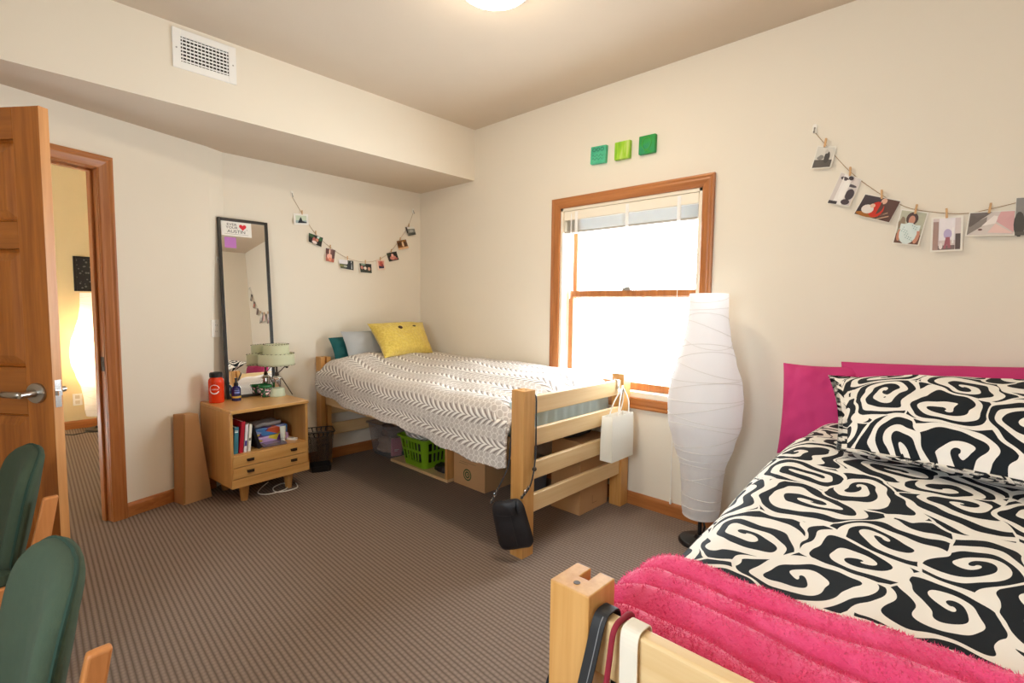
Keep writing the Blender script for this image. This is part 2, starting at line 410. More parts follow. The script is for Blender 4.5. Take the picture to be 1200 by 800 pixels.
# ------------------------------------------------------------------ window
def casing_prof(mb, T, L, w=.068, th=.02, m=0):
    prof = [(0, 0), (0, th*.6), (w*.12, th*.75), (w*.3, th*.6), (w*.45, th*.85), (w*.7, th), (w*.95, th), (w, th*.7), (w, 0)]
    mb.loft([[(x, y, z) for x, z in prof] for y in (0, L)], T=T, m=m)
win = MB().box(0, 0, 0, .001, .001, .001)
win = struct(bpy.data.objects.new('window_1', None)); COL.objects.link(win); win.location = ((wx0+wx1)/2, 0, wz0)
ox, oz = win.location.x, wz0
ww = wx1-wx0; wh = wz1-wz0
hw = ww/2
c = .068
def frame_casing():
    for nm, T, L, mt in (('casing', basis((-hw-c, 0, -c), (1, 0, 0), (0, 0, 1), (0, -1, 0)), wh+2*c, OAKZ), ('casing', basis((hw+c, 0, -c), (-1, 0, 0), (0, 0, 1), (0, -1, 0)), wh+2*c, OAKZ),
                     ('casing', basis((-hw-c, 0, wh+c), (0, 0, -1), (1, 0, 0), (0, -1, 0)), ww+2*c, OAKX), ('casing', basis((-hw-c, 0, -c), (0, 0, 1), (1, 0, 0), (0, -1, 0)), ww+2*c, OAKX)):
        m = MB(); prof = [(0, 0), (0, .019), (.010, .021), (.02, .017), (.03, .019), (.05, .014), (.064, .013), (.068, .009), (.068, 0)]
        rings = []
        for y in (0, L):
            rings.append([(x, (x if y == 0 else L-x), z) for x, z in prof])
        m.loft(rings, T=T); m.build(nm, mt, win)
frame_casing()
m = MB()
m.box(-hw, -.001, 0, -hw+.022, .17, wh); m.box(hw-.022, -.001, 0, hw, .17, wh); m.box(-hw, -.001, wh-.02, hw, .17, wh); m.box(-hw, -.001, -.0, hw, .17, .035)
m.box(-hw+.022, .06, .035, -hw+.034, .075, wh-.02); m.box(hw-.034, .06, .035, hw-.022, .075, wh-.02)
m.build('jamb_liner', plain('cream_vinyl', '#f1e6d2', .45, .02), win, bevel=.002)
def sash(y, z0, z1, nm):
    m = MB(); a = -hw+.036; b = hw-.036; s = .034
    m.box(a, y, z0, a+s, y+.03, z1); m.box(b-s, y, z0, b, y+.03, z1); m.box(a+s, y, z0, b-s, y+.03, z0+.045); m.box(a+s, y, z1-.042, b-s, y+.03, z1)
    o = m.build(nm, OAKZ, win, bevel=.003)
    MB().box(a+s, y+.013, z0+.045, b-s, y+.017, z1-.042).build('window_pane', GLASS, o)
    return o
mz = .645
lo = sash(.065, .037, mz+.03, 'lower_sash'); up = sash(.105, mz-.02, wh-.022, 'upper_sash')
MB().box(-.03, .05, mz+.028, .03, .075, mz+.045).box(-.008, .04, mz+.04, .03, .055, mz+.052).build('sash_lock', NICKEL, win, bevel=.003)

# blind gathered at the top
bl = thing('window_blind', 'white slatted blind pulled up to the top of the window', 'blind', (ox, 0, wz1))
MB().box(-hw+.026, .004, -.084, hw-.026, .05, -.022).build('headrail', plain('cream_rail', '#f3ead8', .4, .01), bl, bevel=.004)
SL = plain('blind_slat', '#dfd6c8', .5, .03)
for i in range(16):
    m = MB(); z = -.090-i*.0046
    pr = [(-.024, 0), (-.012, .003), (0, .004), (.012, .003), (.024, 0), (.012, .0014), (0, .0024), (-.012, .0014)]
    m.loft([[(x, .028+y, z+q) for y, q in pr] for x in (-hw+.03, hw-.03)]); m.build('slat', SL, bl)
MB().box(-hw+.03, .006, -.172, hw-.03, .05, -.158).build('bottom_rail', plain('blind_rail', '#b9b0a6', .5, .02), bl, bevel=.003)
for x in (-.37, .02, .36):
    MB().box(x-.011, .0015, -.17, x+.011, .0035, -.03).build('ladder_tape', WHITE, bl)
MB().tube([(-.41, .0, -.04), (-.409, -.004, -.3), (-.41, -.003, -.62)], .0035, 6).build('tilt_wand', WHITE, bl)
cd = MB().tube([(.365, .0, -.05), (.368, -.003, -.4), (.375, -.01, -1.0), (.38, -.026, -1.25), (.381, -.027, -1.6), (.382, -.024, -1.815)], .0016, 6).build('pull_cord', WHITE, bl)
MB().lathe([(.001, .02), (.005, .016), (.007, -.012), (.004, -.016)], 10, (.382, -.024, -1.83)).build('tassel', PLASTIC, cd)

# ------------------------------------------------------------------ doorway and door
dr = struct(bpy.data.objects.new('door_1', None)); COL.objects.link(dr); dr.matrix_world = DW
def cas(T, L, mat, par, miter=(1, 1)):
    prof = [(0, 0), (0, .02), (.010, .022), (.02, .017), (.03, .020), (.05, .015), (.064, .013), (.07, .009), (.07, 0)]
    m = MB(); m.loft([[(x, (x if miter[0] else 0) if y == 0 else (L-x if miter[1] else L), z) for x, z in prof] for y in (0, L)], T=T); m.build('casing', mat, par)
k = .07
cas(basis((D0-k, 0, 0), (1, 0, 0), (0, 0, 1), (0, 1, 0)), DZ+k, OAKZ, dr, (0, 1))
cas(basis((D1+k, 0, 0), (-1, 0, 0), (0, 0, 1), (0, 1, 0)), DZ+k, OAKZ, dr, (0, 1))
cas(basis((D0-k, 0, DZ+k), (0, 0, -1), (1, 0, 0), (0, 1, 0)), D1-D0+2*k, OAKX, dr)
m = MB()
m.box(D0-.018, -.10, 0, D0+.002, .0, DZ); m.box(D1-.002, -.10, 0, D1+.018, 0, DZ); m.box(D0, -.10, DZ-.002, D1, 0, DZ+.018)
m.box(D0+.002, -.075, 0, D0+.014, -.04, DZ-.002); m.box(D1-.014, -.075, 0, D1-.002, -.04, DZ-.002); m.box(D0+.002, -.075, DZ-.014, D1-.002, -.04, DZ-.002)
m.build('jamb', OAKZ, dr, bevel=.002)
m = MB().box(D0+.0015, -.036, .86, D0+.0035, -.004, .94).box(D0+.0025, -.028, .885, D0+.0055, -.014, .915)
m.build('strike_plate', BRONZE, dr)
# door leaf, swung into the room
ha = math.radians(35.9); Hx, Hy = .549, -3.123
dl = thing('door_leaf', 'orange-stained six-panel oak door swung open into the room', 'door', (Hx, Hy, .012), ha)
DWID = .85; DHT = DZ-.018; DT = .035
m = MB(); st = .115
rails = [(0, .22), (.80, .98), (1.43, 1.53), (DHT-.115, DHT)]
midx0, midx1 = DWID/2-.05, DWID/2+.05
m.box(0, 0, 0, st, DT, DHT); m.box(DWID-st, 0, 0, DWID-.0015, DT, DHT); 
for a, b in zip(rails[:-1], rails[1:]): m.box(midx0, 0, a[1], midx1, DT, b[0])
m.build('door_stile', DOORW, dl, bevel=.002)
for a, b in rails: MB().box(st, 0, a, DWID-st, DT, b).build('door_rail', DOORX, dl, bevel=.002)
for (x0, x1) in ((st, midx0), (midx1, DWID-st)):
    for a, b in zip(rails[:-1], rails[1:]):
        z0, z1 = a[1], b[0]; m = MB()
        for side in (0, 1):
            ys = [.012, .006, .016, .003, .003]; ins = [0, .006, .012, .045, .05]
            rings = []
            for y, i in zip(ys, ins):
                yy = y if side == 0 else DT-y
                q = [(x0+i, yy, z0+i), (x1-i, yy, z0+i), (x1-i, yy, z1-i), (x0+i, yy, z1-i)]
                rings.append(q if side == 0 else q[::-1])
            m.loft(rings, cap=False); m.add(rings[-1], [(0, 1, 2, 3)])
        m.build('door_panel', DOORW, dl)
MB().box(DWID-.0015, .0, 0, DWID, DT, DHT).build('door_edge', DOORE, dl)
lat = MB().box(DWID-.0005, .006, .83, DWID+.0012, DT-.006, .935).box(DWID, .011, .875, DWID+.012, DT-.011, .895).build('latch_plate', CHROME, dl)
def lever(sy, nm):
    hx = DWID-.068; hz = .885; y = 0 if sy < 0 else DT
    m = MB(); T = basis((hx, y, hz), (1, 0, 0), (0, 0, 1), (0, sy, 0))
    m.lathe([(.039, 0), (.039, .007), (.037, .012), (.015, .014), (.013, .03), (.0115, .05), (.0115, .066)], 28, T=T)
    m.lathe([(.039, 0), (.001, 0)], 28, T=T)
    h = m.build(nm, NICKEL, dl, smooth=False)
    m = MB(); pts = [(0, .055), (-.02, .06), (-.06, .058), (-.118, .054)]
    rings = []
    for k2, (a, d) in enumerate(pts):
        hz2 = [.011, .013, .0125, .011][k2]; th = [.012, .010, .008, .006][k2]
        rings.append([(a, hz2*math.cos(q), d+th*math.sin(q)) for q in [2*PI*j/12 for j in range(12)]])
    m.loft(rings, T=T); m.build('lever', NICKEL, h, smooth=True)
lever(-1, 'door_handle'); lever(1, 'door_handle')
for z in (.2, .97, 1.72): MB().box(-.004, DT-.004, z, .02, DT+.004, z+.09).build('hinge', BRONZE, dl)
# white rounded thing hanging on the door, cut by the frame
hg = thing('door_hanger', 'pale rounded ornament hanging on the open door at the left edge of the photo', 'ornament', (1.038, -2.775, 1.19), ha)
MB().lathe([(.001, -.04), (.022, -.034), (.034, -.012), (.03, .012), (.014, .034), (.004, .042)], 20, (-.02, -.017, 0), sy=.42).build('cushion', plain('pale_linen', '#ddd3b8', .8, .05), hg, smooth=True)
MB().tube([(-.02, -.017, .04), (-.021, -.006, .1), (-.02, -.003, .13)], .0015, 6).build('hanging_loop', plain('gold_thread', '#b08a3c', .5), hg)

# ------------------------------------------------------------------ hall behind the doorway
HX = -2.62
mb = MB().box(HX-.1, -4.6, 0, HX, -.6, 2.7); struct(mb.build('wall_hall', plain('hall_paint', '#e6cf9f', .85, .02)))
mb = MB().box(HX, -.7, 0, -.1, -.6, 2.7); struct(mb.build('wall_hall_end', WALL))
mb = MB().box(HX, -4.6, 0, .95, -4.5, 2.7); struct(mb.build('wall_hall_near', WALL))
mb = MB().box(HX-.1, -4.6, 2.64, -.16, -.6, 2.7).box(-.2, -4.6, 2.64, .2, -2.6, 2.7); struct(mb.build('ceiling_hall', CEIL))
bprof(basis((HX, -.7, 0), (0, -1, 0), (1, 0, 0), (0, 0, 1)), 3.8, 'baseboard_hall', OAKY)
pf = thing('picture_frame', 'small black framed picture on the hall wall, seen through the doorway', 'picture', (HX, -2.02, 1.51))
m = MB()
for a in ((-.14, -.168, -.118, .168), (.118, -.168, .14, .168), (-.118, -.168, .118, -.146), (-.118, .146, .118, .168)): m.box(.0, a[0], a[1], .02, a[2], a[3])
m.build('frame', BLACK, pf, bevel=.002)
pm, nt, b = new_mat('dark_collage'); vv = N(nt, 'ShaderNodeTexVoronoi', Scale=34.0); nt.links.new(coords(nt), vv.inputs['Vector'])
nt.links.new(mixc(nt, M_(nt, 'MULTIPLY', M_(nt, 'LESS_THAN', vv.outputs['Distance'], .3), .5), lin('#17181d'), lin('#8d8c86')), b.inputs['Base Color'])
MB().box(.004, -.118, -.146, .009, .118, .146).build('picture', pm, pf)
ot = thing('wall_outlet', 'cream double outlet low on the hall wall beside the glowing lamp', 'outlet', (HX, -2.175, .285))
MB().box(0, -.036, -.058, .006, .036, .058).build('cover_plate', PLASTIC, ot, bevel=.003)
for z in (-.026, .026): MB().box(.005, -.017, z-.017, .009, .017, z+.017).build('socket', plain('socket_cream', '#d9cdb6', .4), ot, bevel=.003)

# paper floor lamps
PROF = [(.0946, 1.325), (.0955, 1.27), (.098, 1.208), (.113, 1.1), (.144, .975), (.175, .867), (.187, .76), (.18, .652), (.151, .544), (.113, .418), (.102, .31), (.097, .203), (.089, .15)]
def prof_r(z):
    for (r1, z1), (r0, z0) in zip(PROF[:-1], PROF[1:]):
        if z0 <= z <= z1:
            t = (z-z0)/(z1-z0); t = t*t*(3-2*t)*.5+t*.5; return r0+(r1-r0)*t
    return .09
def paper_lamp(label, loc, group=None, zs=1.0, paper=LPAPER):
    t = thing('floor_lamp', label, 'lamp', loc)
    m = MB(); n = 48; zz = [.15+1.175*i/60 for i in range(61)]
    def fn(u, v):
        z = .15+1.175*v; r = prof_r(z)+.0025*nz(math.cos(2*PI*u)*3, math.sin(2*PI*u)*3, z*9)
        return (r*math.cos(2*PI*u), r*math.sin(2*PI*u), z)
    m.grid(fn, n, 90, wrapu=True)
    sh = m.build('lamp_shade', paper, t, smooth=True)
    rng = random.Random(3)
    z = .155; j = 0
    wm = plain('rib_wire', '#e2dfdb', .7, .02)
    while z < 1.33:
        ti = (0 if (j == 0 or z > 1.31) else rng.uniform(-.055, .055)); ph = rng.uniform(0, 2*PI)
        pts = []
        for k2 in range(40):
            a = 2*PI*k2/40; q = min(1.324, max(.151, z+ti*math.sin(a+ph))); r = prof_r(q)+.001
            pts.append((r*math.cos(a), r*math.sin(a), q))
        MB().tube(pts, .0017, 5, closed=True).build('shade_rib', wm, sh)
        z += .052; j += 1
    MB().lathe([(.001, 0), (.106, 0), (.108, .012), (.1, .022), (.03, .03), (.02, .045), (.001, .045)], 32).build('base', BLACK, t, bevel=.002)
    MB().tube([(0, 0, .04), (0, 0, .62)], .011, 10).build('pole', BLACK, t)
    for a in (0, 1, 2): 
        MB().tube([(0, 0, .2), (.088*math.cos(a*2.1), .088*math.sin(a*2.1), .155)], .002, 5).build('shade_support', BLACK, t)
    return t
tl = paper_lamp('tall white vase-shaped paper lamp standing beside the window', (2.762, -.222, 0))
MB().tube([(.02, -.02, .03), (.03, -.012, .1), (.012, .01, .13), (.026, -.016, .17), (.01, .012, .2)], .006, 8).build('power_cord', BLACK, tl)
hl = paper_lamp('lit paper lamp glowing in the hall beyond the doorway', (-2.40, -2.05, 0))
MB().lathe([(.001, .72), (.03, .70), (.034, .67), (.02, .63), (.014, .61)], 16).build('bulb', emit('warm_bulb', '#ffc878', 26), hl, smooth=True)
L = bpy.data.lights.new('hall_bulb', 'POINT'); L.energy = 13; L.color = (1, .74, .42); L.shadow_soft_size = .05
lo_ = bpy.data.objects.new('hall_bulb', L); COL.objects.link(lo_); lo_.location = (-2.40, -2.05, .80)
hc = MB().tube([(-2.35, -2.1, .008), (-2.3, -2.25, .007), (-2.42, -2.35, .007), (-2.36, -2.5, .007), (-2.5, -2.6, .007)], .005, 6).build('lamp_cable', BLACK)
tag(hc, 'black cable lying on the hall carpet by the lit lamp', 'cable')

# ------------------------------------------------------------------ beds
def make_bed(label, x0, x1, y0, y1, post, h, foot_low, name='bed', rails=None, axis='x'):
    """axis x: head at x0, foot at x1.  axis y: head at y1, foot at y0."""
    t = thing(name, label, 'bed', ((x0+x1)/2, (y0+y1)/2, 0))
    cx, cy = t.location.x, t.location.y
    hx, hy = (x1-x0)/2, (y1-y0)/2
    for sx in (-1, 1):
        for sy in (-1, 1):
            foot = (sx > 0) if axis == 'x' else (sy < 0)
            m = MB(); X = sx*(hx-post/2); Y = sy*(hy-post/2); p = post/2
            gx, gy, d = .0085, .0085, .034
            top = h-.05
            # slotted top: groove opening on the inner long side
            if axis == 'x':
                s = -sx
                if s > 0: poly = [(-p, -p), (p, -p), (p, -gy), (p-d, -gy), (p-d, gy), (p, gy), (p, p), (-p, p)]
                else: poly = [(p, -p), (p, p), (-p, p), (-p, gy), (-p+d, gy), (-p+d, -gy), (-p, -gy), (-p, -p)]
            else:
                s = -sy
                if s > 0: poly = [(-p, -p), (p, -p), (p, p), (gx, p), (gx, p-d), (-gx, p-d), (-gx, p), (-p, p)]
                else: poly = [(-p, p), (-p, -p), (-gx, -p), (-gx, -p+d), (gx, -p+d), (gx, -p), (p, -p), (p, p)]
            m.prism([(X+a, Y+b) for a, b in poly], 0, h)
            po = m.build('bed_post', BEDZ, t, bevel=.002)
            hp = (X+(.0 if axis == 'y' else -s*.016), Y+(-s*.016 if axis == 'y' else 0))
            MB().lathe([(.0055, h-.0005), (.0055, h+.0006)], 12, (hp[0], hp[1], 0)).build('bolt_hole', BRONZE, po)
    th = .026
    for z0, z1 in rails:
        for e in (-1, 1):
            if axis == 'x':
                X = e*(hx-.014-th/2) ; m = MB().box(X-th/2, -hy+post, z0, X+th/2, hy-post, z1); m.build('end_rail', BEDY, t, bevel=.005, seg=3)
            else:
                Y = e*(hy-.012-th/2); m = MB().box(-hx+post, Y-th/2, z0, hx-post, Y+th/2, z1); m.build('end_rail', BEDX, t, bevel=.005, seg=3)
    for e in (-1, 1):
        if axis == 'x':
            Y = e*(hy-.045); MB().box(-hx+post, Y-.013, .47, hx-post, Y+.013, .575).build('side_rail', BEDX, t, bevel=.004)
        else:
            X = e*(hx-.045); MB().box(X-.013, -hy+post, .47, X+.013, hy-post, .575).build('side_rail', BEDY, t, bevel=.004)
    if axis == 'x': MB().box(-hx+.06, -hy+.06, .55, hx-.06, hy-.06, .57).build('bed_base', BEDX, t)
    else: MB().box(-hx+.06, -hy+.06, .53, hx-.06, hy-.06, .55).build('bed_base', BEDY, t)
    return t
RAILS = [(.712, .803), (.547, .638), (.377, .468), (.208, .30)]
bed1 = make_bed('light maple bed under the window, head against the garland wall', .03, 2.207, -1.022, -.018, .083, .838, 0, rails=RAILS)
bed2 = make_bed('light maple bed at the near right, only its footboard corner showing', 3.315, 4.30, -2.20, -.03, .074, .815, 0, rails=[(.695, .785), (.53, .62), (.365, .455), (.2, .29)], axis='y')

def mattress(name, label, x0, x1, y0, y1, z0, z1, mat, pleat):
    t = thing(name, label, 'mattress', ((x0+x1)/2, (y0+y1)/2, z0))
    hx, hy, hz = (x1-x0)/2, (y1-y0)/2, z1-z0
    m = MB(); n = 220; path = rrect(hx, hy, .06, 6)
    # resample
    pts = []; per = []; tot = 0
    for i in range(len(path)):
        a = Vector(path[i]); b = Vector(path[(i+1) % len(path)]); per.append((a, b, tot, (b-a).length)); tot += (b-a).length
    for i in range(n):
        s = tot*i/n
        for a, b, o0, l in per:
            if o0 <= s <= o0+l+1e-9: pts.append((a+(b-a)*((s-o0)/max(l, 1e-9)), (b-a).normalized())); break
    rings = []
    for kz in range(9):
        f = kz/8; z = hz*f; rg = []
        for i, (p, d) in enumerate(pts):
            nn = Vector((d.y, -d.x)); w = pleat*(math.sin(i*1.9+2*nz(i*.3, 0))*.6+.8*nz(i*.21, f*1.3, 4))*math.sin(PI*min(1, f*1.2+.1))
            ins = .03*sstep(.8, 1, f)+.01*sstep(.2, 0, f)
            q = p+nn*(w-ins); rg.append((q.x, q.y, z))
        rings.append(rg)
    m.loft(rings); m.build('mattress_cover', mat, t, smooth=True)
    return t
mattress('mattress', 'blue-grey mattress in the bed under the window', .122, 2.09, -.955, -.05, .571, .745, plain('slate_cotton', '#a6b8bd', .75, .1, 18), .013)
mattress('mattress', 'mattress under the black and white swirl duvet', 3.36, 4.26, -2.13, -.12, .551, .625, plain('pale_cotton', '#d8d6d0', .75, .05), .002)

# duvet on the window bed
def hem1(x):
    P = [(.1, .60), (.26, .556), (.56, .51), (.9, .502), (1.28, .488), (1.61, .445), (1.9, .428), (2.06, .43), (2.1, .45)]
    for (a, p), (b, q) in zip(P[:-1], P[1:]):
        if x <= b: return p+(q-p)*(x-a)/(b-a)
    return P[-1][1]
def duvet1(u, v):
    x = .118+1.985*u
    yw, ye, R = -.03, -1.028, .085
    s = v
    ztop = lambda x, y: .838-.085*sstep(-.25, -1.0, y)+.05*sstep(.75, .25, x)*sstep(.0, -.9, y)+.055*math.exp(-((x-.36)/.16)**2-((y+.80)/.2)**2)+.02*nz(x*2.2, y*2.6, 1)+.012*nz(x*5, y*6, 3)-.0*x
    foot = sstep(.90, 1.0, u); head = sstep(.06, 0, u)
    flat = ye+R
    if s < .5:
        y = yw+(flat-yw)*(s/.5); z = ztop(x, y)
        wallroll = sstep(.06, 0, s)
        z -= .05*wallroll
    elif s < .64:
        a = (s-.5)/.14*PI/2; zt = ztop(x, flat)
        y = flat-R*math.sin(a); z = zt-R*(1-math.cos(a))
    else:
        f = (s-.64)/.36; zt = ztop(x, flat)-R; h = hem1(x)+.006*math.sin(x*23)
        z = zt+(h-zt)*f; y = ye-.012*f+.016*(nz(x*3.4, f*1.5, 7)+.35*math.sin(x*17+f*2))*(.25+f)
    z -= .075*foot**2 if s < .64 else 0
    z -= .05*head**2 if s < .64 else 0
    if s >= .64:
        x += .0
        y += .035*sstep(.93, 1, u)*0
    bulge = .03*math.sin(PI*min(1, max(0, (s-.5)/.5)))*sstep(.3, .0, u)
    y -= bulge
    return (x, y, z)
tt = thing('duvet', 'grey and white leaf-print duvet on the window bed', 'duvet', (1.1, -.52, .75))
m = MB(); m.grid(lambda u, v: tuple(Vector(duvet1(u, v))-Vector((1.1, -.52, .75))), 150, 90, uvf=lambda u, v: (1.985*u, .94*min(v, .5)/.5*1+(max(0, min(v, .64)-.5)/.14)*.134+(max(0, v-.64)/.36)*.29))
m.build('duvet_cover', LEAF, tt, smooth=True, solid=.018)

# duvet on the near bed
def duvet2(u, v):
    # u across (left edge to right), v from head to foot
    y = -.16-1.985*v
    xl, xr, R = 3.272, 4.30, .105
    L1, L2 = .30, 1.0
    zt = lambda x, y: .662+.098*sstep(-1.95, -.7, y)+.012*nz(x*2.5, y*2.5, 2)+.008*nz(x*6, y*5, 5)
    if u < .22:
        f = 1-u/.22; z0 = zt(xl+R, y)-R
        h = .50+.02*math.sin(y*7)
        return (xl-.006*f+.016*nz(y*3, f*2, 9)*f, y, z0+(h-z0)*f)
    if u < .36:
        a = (.36-u)/.14*PI/2; z0 = zt(xl+R, y)
        return (xl+R-R*math.sin(a), y, z0-R*(1-math.cos(a)))
    f = (u-.36)/.64; x = xl+R+(xr-xl-R)*f
    return (x, y, zt(x, y)-.05*sstep(.94, 1, f))
tt = thing('duvet', 'black and white swirl-print duvet on the near right bed', 'duvet', (3.8, -1.1, .7))
m = MB(); m.grid(lambda u, v: tuple(Vector(duvet2(u, v))-Vector((3.8, -1.1, .7))), 80, 130, uvf=lambda u, v: ((u/.22*.2 if u < .22 else .2+(u-.22)/.14*.19 if u < .36 else .39+(u-.36)/.64*.88), 1.985*v))
m.build('duvet_cover', SWIRL, tt, smooth=True, solid=.018)

# pink throw
def throw(u, v):
    x = 3.27+u
    # v: far edge -> near edge
    yf = -1.765-.015*math.sin(u*7)-.09*sstep(.24, 0, u); yn = -2.15
    y = yf+(yn-yf)*v
    R = .11
    base = .683
    xl = 3.268+.075*sstep(-2.0, -2.11, y)
    s = u
    if s < .14:
        f = 1-s/.14; x = xl; z = base-R-.05*f
    elif s < .24:
        a = (.24-s)/.10*PI/2; x = xl+R-R*math.sin(a); z = base-R*(1-math.cos(a))
    else:
        x = xl+R+(4.31-xl-R)*(s-.24)/.76; z = base
    ph = v*4.6+.55*nz(x*1.7, v*1.5, 3)+.18*nz(x*5, v*2, 8)
    rg = abs(math.sin(ph*PI))**.7
    z += .034*rg+.010*nz(x*9, y*14, 2)
    z += .012*sstep(.0, .35, v)*(1-sstep(.75, 1, v))
    z -= .03*sstep(.93, 1, v)+.012*sstep(.05, 0, v)
    if s < .24: x -= .012*rg+.008*nz(y*12, z*9, 1)
    return Vector((x, y, z))
def m_fur():
    m, nt, b = new_mat('pink_fur')
    n = N(nt, 'ShaderNodeTexNoise', Scale=14.0, Detail=4.0); nt.links.new(coords(nt), n.inputs['Vector'])
    nt.links.new(mixc(nt, n.outputs[0], lin('#dd2a68'), lin('#fb6c9f')), b.inputs['Base Color'])
    b.inputs['Roughness'].default_value = .75; b.inputs['Sheen Weight'].default_value = .35; b.inputs['Specular IOR Level'].default_value = .2
    n2 = N(nt, 'ShaderNodeTexNoise', Scale=160.0, Detail=3.0); nt.links.new(coords(nt), n2.inputs['Vector']); bumpn(nt, b, n2.outputs[0], .6, .006)
    return m
FUR = m_fur(); o0 = Vector((3.8, -2.02, .74))
tt = thing('throw_blanket', 'hot pink furry ribbed throw across the foot of the near bed', 'blanket', o0)
m = MB(); m.grid(lambda u, v: throw(u, v)-o0, 170, 70)
rng = random.Random(5)
for _ in range(30000):
    u, v = rng.random(), rng.random()
    if rng.random() < .10: v = rng.choice((rng.uniform(0, .02), v))
    p = throw(u, v)-o0; e = .004
    nn = (throw(min(1, u+e), v)-throw(max(0, u-e), v)).cross(throw(u, min(1, v+e))-throw(u, max(0, v-e)))
    if nn.length < 1e-9: continue
    nn.normalize()
    if nn.z < 0 and abs(nn.z) > .3: nn = -nn
    if abs(nn.z) <= .3 and nn.x > 0: nn = -nn
    d = (nn*.5+Vector((rng.gauss(0, .4), rng.gauss(0, .4)-(.5 if v > .9 else 0)+(.6 if v < .03 else 0), rng.gauss(0, .3)))).normalized()
    l = rng.uniform(.004, .0085); sd = d.orthogonal().normalized()*.0008
    m.add([p-sd, p+sd, p+d*l], [(0, 1, 2)])
m.build('pile', FUR, tt, smooth=True)

# ------------------------------------------------------------------ pillows
def pillow(name, label, cs, thick, mat, cat='pillow', pinch=.03, seed=0, flange=0, uvs=1.0, group=None, wr=.006, n=30, partname='pillow_cover', smooth=True, uvo=(0, 0)):
    """cs: bottom-left, bottom-right, top-right, top-left corners seen from its front"""
    cs = [Vector(q) for q in cs]; c0 = sum(cs, Vector())/4
    t = thing(name, label, cat, c0, group=group)
    nrm = (cs[1]-cs[0]).cross(cs[3]-cs[0]).normalized()
    w = (cs[1]-cs[0]).length; h = (cs[3]-cs[0]).length
    e = 1+2*flange
    def P(u, v, s):
        p = cs[0]*(1-u)*(1-v)+cs[1]*u*(1-v)+cs[2]*u*v+cs[3]*(1-u)*v
        # concave edges
        du, dv = 2*u-1, 2*v-1
        cu = pinch*(1-dv*dv)*du*abs(du)**2; cv = pinch*(1-du*du)*dv*abs(dv)**2
        p = p-(cs[1]-cs[0]).normalized()*cu-(cs[3]-cs[0]).normalized()*cv
        fu = min(1, abs(du)*(1+flange)); fv = min(1, abs(dv)*(1+flange))
        b = max(0, (1-fu**2.6))**.55*max(0, (1-fv**2.6))**.55
        q = thick/2*b+wr*(nz(u*4+seed, v*4, s*3)+.6*nz(u*9+seed, v*8, s*5))*min(1, b*2)
        if flange and b == 0: q = 0
        return p+nrm*q*s-c0
    m = MB()
    m.grid(lambda u, v: P(u, v, 1), n, n, uvf=lambda u, v: (u*w*uvs+seed+uvo[0], v*h*uvs+uvo[1]))
    m.grid(lambda u, v: P(1-u, v, -1), n, n, uvf=lambda u, v: (u*w*uvs+seed+.5, v*h*uvs))
    m.build(partname, mat, t, smooth=smooth, solid=.004 if flange else 0)
    return t, P, nrm, c0
def knit(name, a, b):
    m, nt, bs = new_mat(name); v = coords(nt)
    vo = N(nt, 'ShaderNodeTexVoronoi', Scale=62.0); nt.links.new(v, vo.inputs['Vector'])
    n = N(nt, 'ShaderNodeTexNoise', Scale=9.0, Detail=3.0); nt.links.new(v, n.inputs['Vector'])
    nt.links.new(mixc(nt, M_(nt, 'ADD', M_(nt, 'MULTIPLY', vo.outputs['Distance'], .7), M_(nt, 'MULTIPLY', n.outputs[0], .4)), lin(b), lin(a)), bs.inputs['Base Color'])
    bs.inputs['Roughness'].default_value = .9; bs.inputs['Sheen Weight'].default_value = .3
    bumpn(nt, bs, vo.outputs['Distance'], .7, -.008)
    return m
pillow('pillow', 'dark teal pillow at the head of the window bed, leftmost there', [(.17, -.93, .80), (.17, -.45, .80), (.105, -.45, 1.03), (.105, -.955, .985)], .10, plain('teal_cotton', '#08585a', .8, .08), seed=1, pinch=.01)
pillow('pillow', 'light grey pillow leaning behind the yellow cushion', [(.26, -.865, .81), (.25, -.33, .81), (.16, -.33, 1.05), (.165, -.885, 1.035)], .10, plain('grey_cotton', '#adb0b2', .8, .04), seed=2, pinch=.01)
yc, YP, yn, y0 = pillow('cushion', 'fuzzy mustard yellow square cushion with two dark button eyes', [(.53, -.725, .845), (.43, -.185, .845), (.235, -.15, 1.10), (.225, -.69, 1.095)], .17, knit('yellow_chenille', '#ecd56a', '#cba83a'), cat='cushion', seed=3, pinch=.03, wr=.01, n=44)
for (u, v, r, sq) in ((.40, .64, .021, .8), (.66, .655, .018, .35)):
    p = YP(u, v, 1); xa = (YP(u+.05, v, 1)-YP(u-.05, v, 1)).normalized(); za = xa.cross(YP(u, v+.05, 1)-YP(u, v-.05, 1)).normalized(); ya = za.cross(xa)
    MB().lathe([(r, -.004), (r, .002), (r*.7, .006), (.001, .007)], 14, T=basis(p, xa, ya, za), sy=sq).build('button_eye', plain('brown_button', '#3a1c0a', .4), yc, smooth=True)

MAG = plain('magenta_cotton', '#c42f74', .75, .06, 10)
pillow('pillow', 'magenta pillow slipping off the left edge of the near bed', [(3.13, -.27, .575), (3.46, -.25, .62), (3.43, -.115, 1.0), (3.105, -.14, .99)], .17, MAG, seed=4, pinch=.010, wr=.016)
pillow('pillow', 'long magenta pillow standing against the wall behind the swirl pillow', [(3.36, -.22, .76), (4.16, -.22, .76), (4.16, -.10, 1.06), (3.335, -.10, 1.012)], .14, MAG, seed=5, pinch=.008, wr=.008)
pillow('pillow', 'black and white swirl-print pillow propped on the near bed', [(3.47, -.90, .79), (4.17, -1.06, .80), (4.14, -.47, 1.04), (3.345, -.41, .978)], .17, SWIRLP, seed=6, flange=.10, pinch=.02, wr=.007, n=44)

